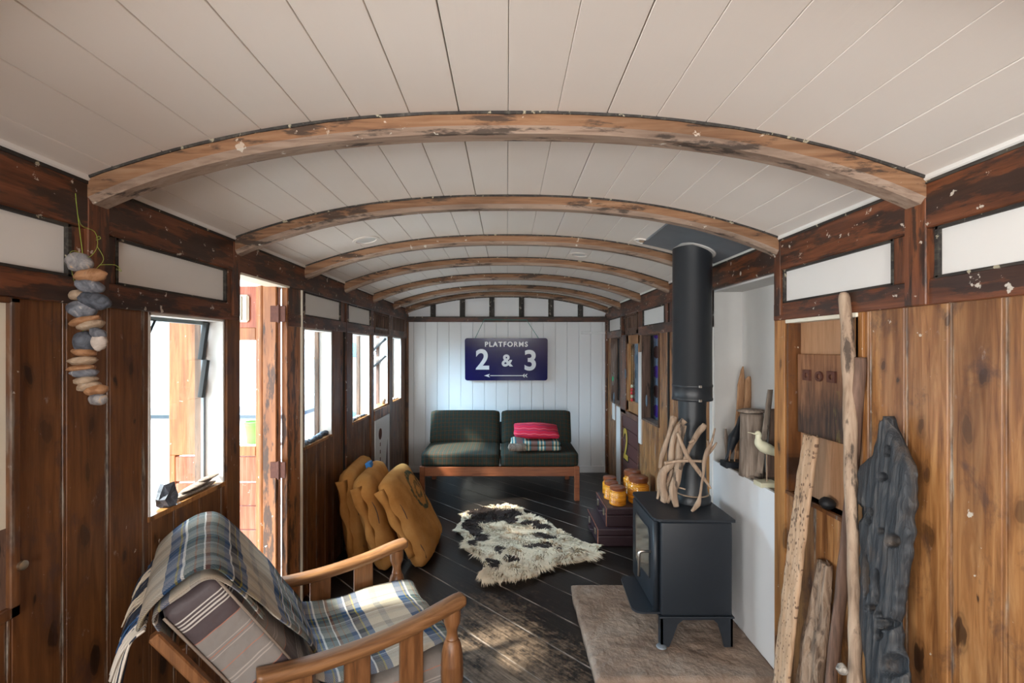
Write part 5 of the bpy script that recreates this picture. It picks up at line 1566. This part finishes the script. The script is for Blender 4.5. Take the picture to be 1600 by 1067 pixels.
MB().blob((0, 0, 0.022), (0.028, 0.030, 0.024), 0.1, 2).build('black_pebble', M['metalblack'], None, 'all', loc=(1.262, 1.815, 0.9205)); tag(bpy.data.objects['black_pebble'], 'smooth black pebble on the ledge of the recess', 'pebble')

# ------------------------------------------------------------------ driftwood leaning on the right wall
def lean_stick(name, label, pts, rad, mat, sq=1.0, jit=0.3, seed=0, n=10):
    b = Vector(pts[-1]); b.z = 0
    mb = MB(); mb.tube([Vector(p) - b for p in pts], rad, n, jit, sq=sq, seed=seed, sub=6)
    o = mb.build(name, M[mat], None, 'all', loc=b); tag(o, label, 'driftwood'); return o
lean_stick('driftwood_pole', 'tall pale driftwood pole leaning across the recess up to the dark rail',
    [(1.234, 1.686, 1.757), (1.232, 1.683, 1.735), (1.225, 1.662, 1.608), (1.215, 1.636, 1.441), (1.195, 1.601, 1.145), (1.185, 1.583, 0.989), (1.168, 1.552, 0.785), (1.152, 1.521, 0.589), (1.140, 1.510, 0.455), (1.10, 1.46, 0.03)],
    [0.007, 0.019, 0.021, 0.020, 0.021, 0.017, 0.018, 0.020, 0.021, 0.021], 'drift', jit=0.3, seed=3, n=14)
lean_stick('driftwood_stick', 'dark brown grooved stick leaning behind the pale pole', [(1.236, 1.612, 1.520), (1.232, 1.615, 1.40), (1.205, 1.625, 0.95), (1.165, 1.648, 0.40), (1.14, 1.66, 0.02)], [0.019, 0.020, 0.020, 0.022, 0.022], 'driftbrown', sq=0.7, seed=5)
def lean_board(name, label, pts, wd, th, mat, pit=0.0, seed=0, nrow=46, ncol=10):
    """board following pts (x,y,z) with its face to the room"""
    pts = [Vector(p) for p in pts]
    b = pts[-1].copy(); b.z = 0
    mb = MB(); rs = []
    for j in range(nrow + 1):
        t = j / nrow * (len(pts) - 1); i = min(int(t), len(pts) - 2); f = t - i
        c = pts[i].lerp(pts[i + 1], f)
        w_ = wd[i] * (1 - f) + wd[i + 1] * f
        ring = []
        for s in (-1, 1):
            for k in range(ncol + 1):
                u = (k / ncol - 0.5) * (1 if s < 0 else -1)
                y = c.y + u * w_ + 0.006 * noise.noise(Vector((u * 2 + seed, c.z * 14, s)))
                x = c.x + s * th / 2 * (1 - (abs(u) * 2) ** 6 * 0.5)
                z = c.z
                if s < 0 and pit:
                    a = noise.noise(Vector((y * 75 + seed, z * (9 if mat == 'bark' else 26), seed)))
                    b2 = noise.noise(Vector((y * 25 + seed, z * 6, seed * 2)))
                    x += pit * max(0, a - 0.25) * 1.6 + pit * 0.4 * b2
                if j == 0: z += 0.018 * noise.noise(Vector((u * 6, seed, 1)))
                ring.append(Vector((x, y, max(z, 0.001))) - b)
        rs.append(ring)
    mb.rings(rs)
    o = mb.build(name, M[mat], None, 'all', loc=b); tag(o, label, 'driftwood'); return o
lean_board('driftwood_plank', 'pale orange worm-pitted plank leaning against the recess ledge', [(1.222, 1.852, 1.20), (1.19, 1.862, 0.92), (1.16, 1.875, 0.60), (1.125, 1.892, 0.18), (1.11, 1.90, 0.0)], [0.088, 0.092, 0.098, 0.10, 0.105], 0.020, 'driftpale', 0.010, 2, nrow=110, ncol=16)
lean_board('bark_slab', 'ridged grey bark slab leaning low against the right wall beside the plank', [(1.225, 1.778, 0.725), (1.205, 1.785, 0.50), (1.175, 1.80, 0.25), (1.155, 1.81, 0.0)], [0.07, 0.105, 0.14, 0.15], 0.03, 'bark', 0.040, 7, nrow=100, ncol=34)

# big charred driftwood: dense sheet with pits and holes
rowsC = [(650, 1389, 1392), (656, 1386, 1396), (663, 1379, 1399), (690, 1372, 1410), (712, 1364, 1420), (728, 1343, 1427), (742, 1341, 1430), (786, 1340, 1429), (806, 1342, 1426), (847, 1343, 1426), (880, 1343, 1420), (917, 1344, 1414), (958, 1345, 1410), (985, 1347, 1406), (1020, 1352, 1412), (1067, 1356, 1420), (1120, 1362, 1432), (1250, 1370, 1440), (1420, 1375, 1440)]
holes = [(1404, 845, 7, 9), (1368, 815, 4, 5), (1361, 800, 3, 8), (1372, 800, 3, 6), (1386, 830, 3, 4), (1365, 900, 4, 30), (1380, 915, 4, 22), (1392, 975, 9, 8), (1383, 992, 5, 8), (1349, 800, 6, 12), (1388, 745, 5, 6), (1396, 705, 3, 8), (1380, 930, 3, 14), (1372, 950, 5, 6), (1384, 962, 5, 5), (1353, 1030, 4, 8), (1402, 1040, 12, 16), (1427, 740, 3, 4)]
mb = MB(); rs = []
NR, NC = 260, 40
bz = Vector((1.14, 1.38, 0))
for j in range(NR + 1):
    t = j / NR * (len(rowsC) - 1); i = min(int(t), len(rowsC) - 2); f = t - i
    py = rowsC[i][0] * (1 - f) + rowsC[i + 1][0] * f
    l = rowsC[i][1] * (1 - f) + rowsC[i + 1][1] * f; r_ = rowsC[i][2] * (1 - f) + rowsC[i + 1][2] * f
    l += 3 * noise.noise(Vector((py * 0.06, 1, 0))) ; r_ += 4 * noise.noise(Vector((py * 0.05, 7, 0)))
    ring = []
    for s in (-1, 1):
        for k in range(NC + 1):
            u = k / NC if s < 0 else 1 - k / NC
            px = l + (r_ - l) * u - 9 - 4 * u
            xb = 1.200 - 0.10 * (py - 656) / 600
            D = xb * F / (px - 792)
            q = P(px, py, D)
            prof = (1 - abs(2 * u - 1) ** 3) ** 0.5
            if s < 0:
                q.x += 0.030 * (1 - prof) - 0.004
                q.x -= 0.012 * prof * noise.noise(Vector((q.y * 20, q.z * 2.2, 2))) + 0.008 * prof * noise.noise(Vector((q.y * 70, q.z * 3, 5))) + 0.002 * prof * noise.noise(Vector((q.y * 140, q.z * 30, 9)))
                for (hx, hy, rx, ry) in holes:
                    hx -= 10; rx *= 1.2; ry *= 1.1
                    dd = ((px - hx) / rx) ** 2 + ((py - hy) / ry) ** 2
                    if dd < 1.3: q.x += 0.045 * max(0, 1 - dd / 1.3)
                q.x = min(q.x, xb + 0.032)
            else:
                q.x += 0.034
            q.z = max(q.z, 0.0)
            ring.append(q - bz)
    rs.append(ring)
rs = [r for r in rs if min(p.z for p in r) > 0.0005 or True]
mb.rings(rs)
o = mb.build('charred_driftwood', M['charred'], None, 'all', loc=bz)
tag(o, 'large charred black driftwood slab full of holes leaning on the right wall', 'driftwood')

# pale knobbly root standing at the foot of the pole
mb = MB()
mb.tube([(0, 0, 0.0), (0.005, 0.0, 0.2), (0.0, 0.005, 0.40)], [0.045, 0.035, 0.030], 12, 0.3, sub=4)
b0 = P(1299, 1038, 1.50)
mb.blob((0, 0, b0.z), (0.042, 0.044, 0.055), 0.38, 6, sub=4, freq=2.6)
for k in range(7):
    a = k * 0.9
    mb.blob((0.028 * math.cos(a), 0.03 * math.sin(a), b0.z + 0.03 * math.sin(k * 2.1)), (0.016, 0.016, 0.018), 0.3, k, sub=2)
o = mb.build('driftwood_root', stone_mat('pale_lichen_wood', (0.09, 0.08, 0.075), (0.36, 0.32, 0.27), (0.5, 0.46, 0.4), 26), None, 'all', loc=(b0.x, 1.50, 0))
tag(o, 'pale grey knobbly root standing between the bark slab and the tall pole', 'driftwood')

# ------------------------------------------------------------------ hanging string of stones, left post
gs = tag(empty('stone_garland', P(118, 300, 1.27)), 'string of grey and tan beach pebbles hanging from green twine on the left post', 'garland')
g0 = Vector(gs.location)
ST = [(130, 190, 150, 115, 'flint', 0), (197, 268, 190, 80, 'orange', -3), (192, 332, 165, 78, 'grey', 12), (115, 385, 85, 60, 'tan', -10), (220, 418, 190, 95, 'dark', 12), (145, 470, 165, 100, 'grey', 4), (162, 538, 185, 50, 'orange', -14), (198, 565, 155, 52, 'tan', -14),
      (240, 610, 95, 60, 'grey', 25), (247, 663, 85, 100, 'pale', 0), (160, 665, 130, 130, 'dark', 0), (160, 725, 130, 50, 'orange', 5), (150, 775, 155, 55, 'tan', -4), (142, 820, 155, 40, 'orange', -4), (160, 850, 150, 55, 'grey', -3), (167, 893, 125, 52, 'tan', -8), (190, 927, 130, 55, 'tan', -14), (230, 950, 125, 60, 'orange', -10), (243, 1003, 100, 75, 'flint', 5)]
from mathutils import Euler
for i, (zx, zy, sw, shh, cc, ang) in enumerate(ST):
    D = 1.27
    p = P(90 + zx / 3.81, 360 + zy / 3.81, D) - g0
    s = D / F / 3.81 / 2
    MB().blob(p, (sw * s, min(sw, 130) * s * 0.8, shh * s * 1.02), 0.16, i * 1.7, Euler((0, R(ang), 0)), sub=3).build('pebble', M['s_' + cc], gs, 'all')
mb = MB()
cp = [P(118, 302, 1.27), P(122, 340, 1.27), P(129, 395, 1.265), P(135, 450, 1.27), P(130, 540, 1.27), P(150, 622, 1.27)]
mb.tube([p - g0 for p in cp], 0.0011, 6, sub=4)
for pth in ([(118, 310), (126, 350), (148, 362), (152, 385), (138, 402), (118, 392), (108, 400), (116, 440)], [(152, 385), (162, 405), (150, 420)], [(150, 375), (157, 373), (155, 369), (150, 372)], [(155, 414), (180, 414), (190, 424), (182, 420)]):
    mb.tube([P(a, b, 1.265) - g0 for a, b in pth], 0.0007, 5, sub=4)
mb.build('twine', M['cordgreen'], gs, 'all')
kn = tag(empty('wall_knob', P(30, 883, 1.18)), 'small metal knob on the dark board at the far left', 'knob'); kn.location.x = -W + 0.0
MB().lathe([(0, 0.0), (0.006, 0.0), (0.006, 0.012), (0.012, 0.016), (0.012, 0.024), (0.004, 0.028), (0, 0.028)], (0, 0, 0), 16, 'x').build('knob_body', M['brass'], kn, True)
kn.scale = (1, 1, 1)

# ------------------------------------------------------------------ things on the left sills
def pebble(name, label, p, r, mat, seed, cat='pebble', group=None, jit=0.25, sub=3, sm='all'):
    o = MB().blob((0, 0, r[2] * 0.85), r, jit, seed, sub=sub).build(name, M[mat], None, sm, loc=p); tag(o, label, cat, group); return o
pebble('flint_stone', 'jagged dark grey stone on the near window sill behind the blanket', (-1.275, 1.735, 0.9595), (0.026, 0.042, 0.042), 's_dark', 5, jit=0.9, sub=2, sm=False)
def sliver(loc, L, wd, th, rx, rz, label, mat='driftgrey'):
    mb = MB(); mb.blob((0, 0, 0), (wd, L, th), 0.1, L * 9, sub=3)
    o = mb.build('driftwood_sliver', M[mat], None, 'all', loc=loc, rot=(R(rx), 0, R(rz))); tag(o, label, 'driftwood')
sliver((-1.285, 1.90, 0.969), 0.13, 0.024, 0.009, 0, 0, 'lowest grey driftwood strip on the near window sill')
sliver((-1.29, 1.92, 0.984), 0.11, 0.022, 0.007, 1, 4, 'middle grey driftwood strip on the near window sill')
sliver((-1.285, 1.985, 0.996), 0.055, 0.02, 0.006, 2, -6, 'short grey driftwood chip on top of the strips on the near sill')
rr = random.Random(5)
lab3 = ['dark pebble in the row on the sill left of the sacks'] 
k = 0
for i in range(12):
    y = 2.885 + i * 0.036
    s = rr.uniform(0.014, 0.022)
    pebble('sill_pebble', 'dark beach pebble in the row along the sill just past the open door', (-1.285 + rr.uniform(-.012, .012), y, 0.9395), (s, s * 1.05, s * 0.8), rr.choice(['s_dark', 's_dark', 's_grey']), i + 20, group='pebbles on the sill past the door')
for i in range(8):
    y = 3.79 + i * 0.052
    s = rr.uniform(0.014, 0.022)
    pebble('sill_pebble', 'grey pebble in the row along the sill of the second window past the door', (-1.285 + rr.uniform(-.012, .012), y, 0.9495), (s, s * 1.1, s * 0.7), rr.choice(['s_dark', 's_pale', 's_grey']), i + 40, group='pebbles on the second sill')
pebble('sill_stone', 'tan rounded stone on the sill of the louvred far window', (-1.285, 4.80, 0.9795), (0.025, 0.03, 0.032), 's_tan', 61)
for i in range(6):
    y = 5.09 + i * 0.066
    s = rr.uniform(0.014, 0.020)
    pebble('sill_pebble', 'pale shell or pebble in the row along the farthest left sill', (-1.285 + rr.uniform(-.01, .01), y, 0.9695), (s, s * 1.1, s * 0.8), rr.choice(['s_tan', 's_pale']), i + 70, group='shells on the farthest sill')

# ------------------------------------------------------------------ armchair with plaid blankets
CH = (-0.59, 1.79, 0.0); CR = math.atan2(0.545, 0.84)
ch = tag(empty('armchair', CH, CR), 'wooden slatted armchair with striped cushions in the left foreground', 'armchair')
AY = 0.295
for s in (-1, 1):
    # bowed armrest
    mb = MB(); rs = []
    ctrl = [(-0.36, 0.588), (-0.22, 0.574), (-0.05, 0.572), (0.12, 0.588), (0.25, 0.612), (0.318, 0.622)]
    NA = 30
    for j in range(NA + 1):
        t = j / NA * (len(ctrl) - 1); i = min(int(t), len(ctrl) - 2); f = t - i
        p0 = ctrl[max(i - 1, 0)]; p1 = ctrl[i]; p2 = ctrl[i + 1]; p3 = ctrl[min(i + 2, len(ctrl) - 1)]
        def cr(a): return 0.5 * (2 * p1[a] + (p2[a] - p0[a]) * f + (2 * p0[a] - 5 * p1[a] + 4 * p2[a] - p3[a]) * f * f + (3 * p1[a] - p0[a] - 3 * p2[a] + p3[a]) * f ** 3)
        x, z = cr(0), cr(1)
        e = 1.0 if j < NA - 2 else (0.93 if j < NA else 0.78)
        hw = 0.034 * e * (0.85 + 0.15 * j / NA); hh = 0.021 * e
        yy = s * (AY + 0.006 * math.sin(j / NA * math.pi))
        ring = []
        for k in range(16):
            a = 2 * math.pi * k / 16
            c_, s_ = math.cos(a), math.sin(a)
            ring.append((x, yy + hw * abs(c_) ** 0.55 * (1 if c_ > 0 else -1), z + hh * abs(s_) ** 0.6 * (1 if s_ > 0 else -1)))
        rs.append(ring)
    mb.rings(rs); mb.build('armrest', M['oak'], ch, 'all')
    # turned front post
    prof = [(0, 0), (0.022, 0), (0.026, 0.03), (0.030, 0.10), (0.034, 0.17), (0.034, 0.24), (0.024, 0.26), (0.022, 0.275), (0.031, 0.30), (0.040, 0.335), (0.0415, 0.37), (0.0405, 0.395), (0.0415, 0.40), (0.0405, 0.405), (0.038, 0.44), (0.030, 0.475), (0.022, 0.487), (0.0235, 0.492), (0.021, 0.497), (0.019, 0.515), (0.022, 0.53), (0.030, 0.548), (0.032, 0.575), (0.031, 0.60), (0, 0.60)]
    MB().lathe(prof, (0.272, s * AY, 0), 24).build('front_post', M['oakz'], ch, True)
    # flat side slats
    for x in (0.115, -0.070, -0.25):
        z1 = 0.575
        MB().box(x - 0.042, x + 0.042, s * AY - 0.009, s * AY + 0.009, 0.27, z1, 0.003).build('side_slat', M['oakz'], ch)
    MB().box(-0.36, 0.27, s * AY - 0.014, s * AY + 0.014, 0.225, 0.290, 0.003).build('side_rail', M['oak'], ch)
    # reclined back stile and rear leg
    mb = MB(); mb.beam((-0.20, s * (AY - 0.002), 0.17), (-0.600, s * 0.283, 0.790), 0.028, 0.036, up=(0, 1, 0), bev=0.004); mb.build('back_stile', M['oakz'], ch)
    mb = MB(); mb.beam((-0.40, s * AY, 0.0), (-0.335, s * AY, 0.575), 0.045, 0.030, up=(0, 1, 0), bev=0.004); mb.build('rear_leg', M['oakz'], ch)
MB().box(0.262, 0.285, -AY, AY, 0.225, 0.285, 0.003).build('front_rail', M['oak'], ch)
MB().box(-0.36, -0.335, -AY, AY, 0.20, 0.26, 0.003).build('rear_rail', M['oak'], ch)
for f in (0.25, 0.55, 0.85):
    x = -0.20 + (-0.600 + 0.20) * f; z = 0.17 + (0.79 - 0.17) * f
    MB().box(x - 0.010, x + 0.010, -0.272, 0.272, z - 0.025, z + 0.025, 0.003).build('back_rail', M['oak'], ch)
MB().box(-0.34, 0.26, -0.27, 0.27, 0.275, 0.292).build('seat_deck', M['gap'], ch)
MB().cushion(0.315, 0.27, 0.062, 0.05, (0, 0, 0.016), n=14, jit=0.004).build('seat_cushion', M['striped'], ch, 'all', loc=(0.015, 0, 0.355), rot=(0, 0, 0))
TH = R(-32.7)
dvec = Vector((math.sin(TH), 0, math.cos(TH)))       # up the back
nvec = Vector((math.cos(TH), 0, -math.sin(TH)))      # out of the front of the back cushion
base = Vector((-0.155, 0, 0.43))
Lc, Tc = 0.575, 0.155
ctr = base + dvec * (Lc / 2) - nvec * (Tc / 2)
MB().cushion(Tc / 2, 0.265, Lc / 2, 0.03, (0.018, 0.0, 0.008), n=16, jit=0.005, seed=3).build('back_cushion', M['striped'], ch, 'all', loc=ctr, rot=(0, TH, 0))
mb = MB()
for sx in (-1, 1):
    q = [(sx * (Tc / 2 - 0.006), -0.262, -Lc / 2 + .02), (sx * (Tc / 2 - 0.006), -0.262, Lc / 2 - .02)]
    mb.tube(q, 0.004, 6)
mb.build('piping', M['driftgrey'], ch, 'all', loc=ctr, rot=(0, TH, 0))

def sheet(name, label, path, wl, wr, th, uvoff=(0, 0), wob=0.008, nS=70, nW=44, seed=0, parent=None, wavy=0.0):
    """cloth following path (x,z) in the chair frame, from y=wl(s) to y=wr(s)"""
    P2 = []
    n = len(path)
    for i in range(n - 1):
        p0 = path[max(i - 1, 0)]; p1 = path[i]; p2 = path[i + 1]; p3 = path[min(i + 2, n - 1)]
        for k in range(12):
            f = k / 12
            P2.append(tuple(0.5 * (2 * p1[a] + (p2[a] - p0[a]) * f + (2 * p0[a] - 5 * p1[a] + 4 * p2[a] - p3[a]) * f * f + (3 * p1[a] - p0[a] - 3 * p2[a] + p3[a]) * f ** 3) for a in (0, 1)))
    P2.append(path[-1])
    cum = [0]
    for a, b in zip(P2[:-1], P2[1:]): cum.append(cum[-1] + math.hypot(b[0] - a[0], b[1] - a[1]))
    tot = cum[-1]
    def at(s):
        d = s * tot
        for i in range(len(cum) - 1):
            if cum[i + 1] >= d:
                f = (d - cum[i]) / max(1e-9, cum[i + 1] - cum[i]); a, b = P2[i], P2[i + 1]
                tx, tz = b[0] - a[0], b[1] - a[1]; l = math.hypot(tx, tz) or 1
                return a[0] + tx * f, a[1] + tz * f, -tz / l, tx / l
        a, b = P2[-2], P2[-1]; tx, tz = b[0] - a[0], b[1] - a[1]; l = math.hypot(tx, tz) or 1
        return b[0], b[1], -tz / l, tx / l
    bm = bmesh.new()
    uvl = bm.loops.layers.uv.new('UVMap')
    grid = [[], []]
    uvs = {}
    for side in (0, 1):
        for j in range(nS + 1):
            s = j / nS
            x, z, nx_, nz_ = at(s)
            a, b = wl(s), wr(s)
            row = []
            for i in range(nW + 1):
                t = i / nW
                y = a + (b - a) * t
                h = wob * noise.noise(Vector((s * tot * 7, y * 7, seed))) + wob * 0.5 * noise.noise(Vector((s * tot * 3, y * 22, seed + 4))) + wavy * math.sin(y * 60 + 3 * s) * (1 if s < 0.12 else max(0, 1 - (s - .12) * 6))
                off = h + (th if side == 0 else 0)
                edge = min(t, 1 - t)
                if edge < 0.02: off = h + th * 0.5
                v = bm.verts.new((x + nx_ * off, y, z + nz_ * off))
                uvs[v] = (s * tot + uvoff[0], y + uvoff[1])
                row.append(v)
            grid[side].append(row)
    for side in (0, 1):
        for j in range(nS):
            for i in range(nW):
                g_ = grid[side]
                q = [g_[j][i], g_[j][i + 1], g_[j + 1][i + 1], g_[j + 1][i]]
                bm.faces.new(q if side else q[::-1])
    def ring(g_):
        return [g_[0][i] for i in range(nW + 1)] + [g_[j][nW] for j in range(1, nS + 1)] + [g_[nS][i] for i in range(nW - 1, -1, -1)] + [g_[j][0] for j in range(nS - 1, 0, -1)]
    A, B = ring(grid[0]), ring(grid[1])
    for i in range(len(A)):
        j = (i + 1) % len(A); bm.faces.new((A[i], A[j], B[j], B[i]))
    for f in bm.faces:
        for lp_ in f.loops: lp_[uvl].uv = uvs[lp_.vert]
    me = bpy.data.meshes.new(name)
    bmesh.ops.recalc_face_normals(bm, faces=bm.faces)
    bm.to_mesh(me); bm.free()
    me.materials.append(M['plaid'])
    for p in me.polygons: p.use_smooth = True
    o = bpy.data.objects.new(name, me); COL.objects.link(o)
    o.parent = parent
    return o, at, tot

def off_pt(t, n):      # t along back from base, n outward from front face
    p = base + dvec * t + nvec * n
    return (p.x, p.z)
# path runs from the rear hem over the top and down the front to the seat (outside of cushion)
pathB = [off_pt(Lc - 0.004, -Tc - 0.040), off_pt(Lc + 0.014, -Tc - 0.020), off_pt(Lc + 0.025, -Tc + 0.01), off_pt(Lc + 0.030, -Tc * 0.5), off_pt(Lc + 0.020, -0.02), off_pt(Lc - 0.03, 0.014), off_pt(Lc * 0.6, 0.030), off_pt(Lc * 0.3, 0.030), off_pt(0.06, 0.024)]
bk = tag(empty('plaid_blanket', CH, CR), 'cream, blue and brown plaid wool blanket draped over the back of the armchair', 'blanket')
def smooth_edge(s): return 0.0
sheet('blanket_top_layer', '', pathB, lambda s: -0.285 + 0.02 * math.sin(s * 9) + (max(0, s - 0.35) * 0.17), lambda s: 0.275 - 0.015 * math.sin(s * 7), 0.012, (-0.03, 0.05), 0.010, parent=bk, seed=1)
def inner_pt(t, n): return off_pt(t, n)
pathI = [off_pt(Lc - 0.10, -Tc - 0.012), off_pt(Lc - 0.03, -Tc - 0.006), off_pt(Lc + 0.004, -Tc + 0.01), off_pt(Lc + 0.010, -Tc * 0.5), off_pt(Lc + 0.004, -0.02), off_pt(Lc - 0.05, 0.004), off_pt(Lc * 0.65, 0.014)]
sheet('blanket_under_layer', '', pathI, lambda s: -0.292 + 0.006 * math.sin(s * 11), lambda s: 0.20, 0.010, (0.15, 0.11), 0.006, parent=bk, seed=6)
# knotted fringe at the rear hem, in bands of the warp colours
fr_cols = {'cream': (plain('cream_fringe_yarn', (0.52, 0.44, 0.34), 0.95), []), 'navy': (plain('navy_fringe_yarn', (0.02, 0.025, 0.04), 0.95), []), 'blue': (plain('blue_fringe_yarn', (0.03, 0.08, 0.19), 0.95), []), 'white': (plain('white_fringe_yarn', (0.60, 0.55, 0.48), 0.95), [])}
fm_ = {k: MB() for k in fr_cols}
rr = random.Random(9)
nF = 120
for i in range(nF):
    t = i / (nF - 1)
    y = -0.295 + t * 0.57
    band = 'white' if t < 0.13 else 'blue' if t < 0.24 else 'navy' if t < 0.36 else 'cream' if t < 0.54 else 'navy' if t < 0.70 else 'cream' if t < 0.84 else 'navy'
    if rr.random() < 0.12: band = rr.choice(['blue', 'cream', 'navy'])
    hx, hz = off_pt(Lc + 0.000, -Tc - 0.038)
    L_ = rr.uniform(0.075, 0.11) * (1.25 if t < 0.14 else 1.0)
    dx = rr.uniform(-0.065, -0.035); dy = rr.uniform(-0.045, 0.020)
    pts = [(hx + 0.010, y, hz + 0.004), (hx - 0.018, y + dy * 0.3, hz - 0.016), (hx + dx * 0.7, y + dy * 0.7, hz - L_ * 0.45), (hx + dx, y + dy, hz - L_)]
    rw = 0.0036 if band == 'white' else 0.0026
    fm_[band].tube(pts, [rw, rw, rw * 1.05, rw * 0.7], 6, 0.25, seed=i, sub=3)
for k_, m_ in fm_.items(): tag(m_.build('fringe', fr_cols[k_][0], bk, 'all'), kind='stuff')
# seat blanket
pathS = [(-0.19, 0.475), (-0.14, 0.447), (-0.02, 0.436), (0.14, 0.437), (0.28, 0.430), (0.335, 0.408), (0.352, 0.35), (0.350, 0.29)]
bs = tag(empty('plaid_blanket', CH, CR), 'plaid wool blanket spread over the armchair seat and its front edge', 'blanket')
o, _, _ = sheet('blanket_cloth', '', [(a, b) for a, b in pathS], lambda s: -0.235 - 0.02 * math.sin(s * 5), lambda s: 0.262, 0.010, (0.43, 0.43), 0.010, parent=bs, seed=3)
# raised roll along the far arm
for v in o.data.vertices:
    if v.co.y > 0.19: v.co.z += (v.co.y - 0.19) * 0.45
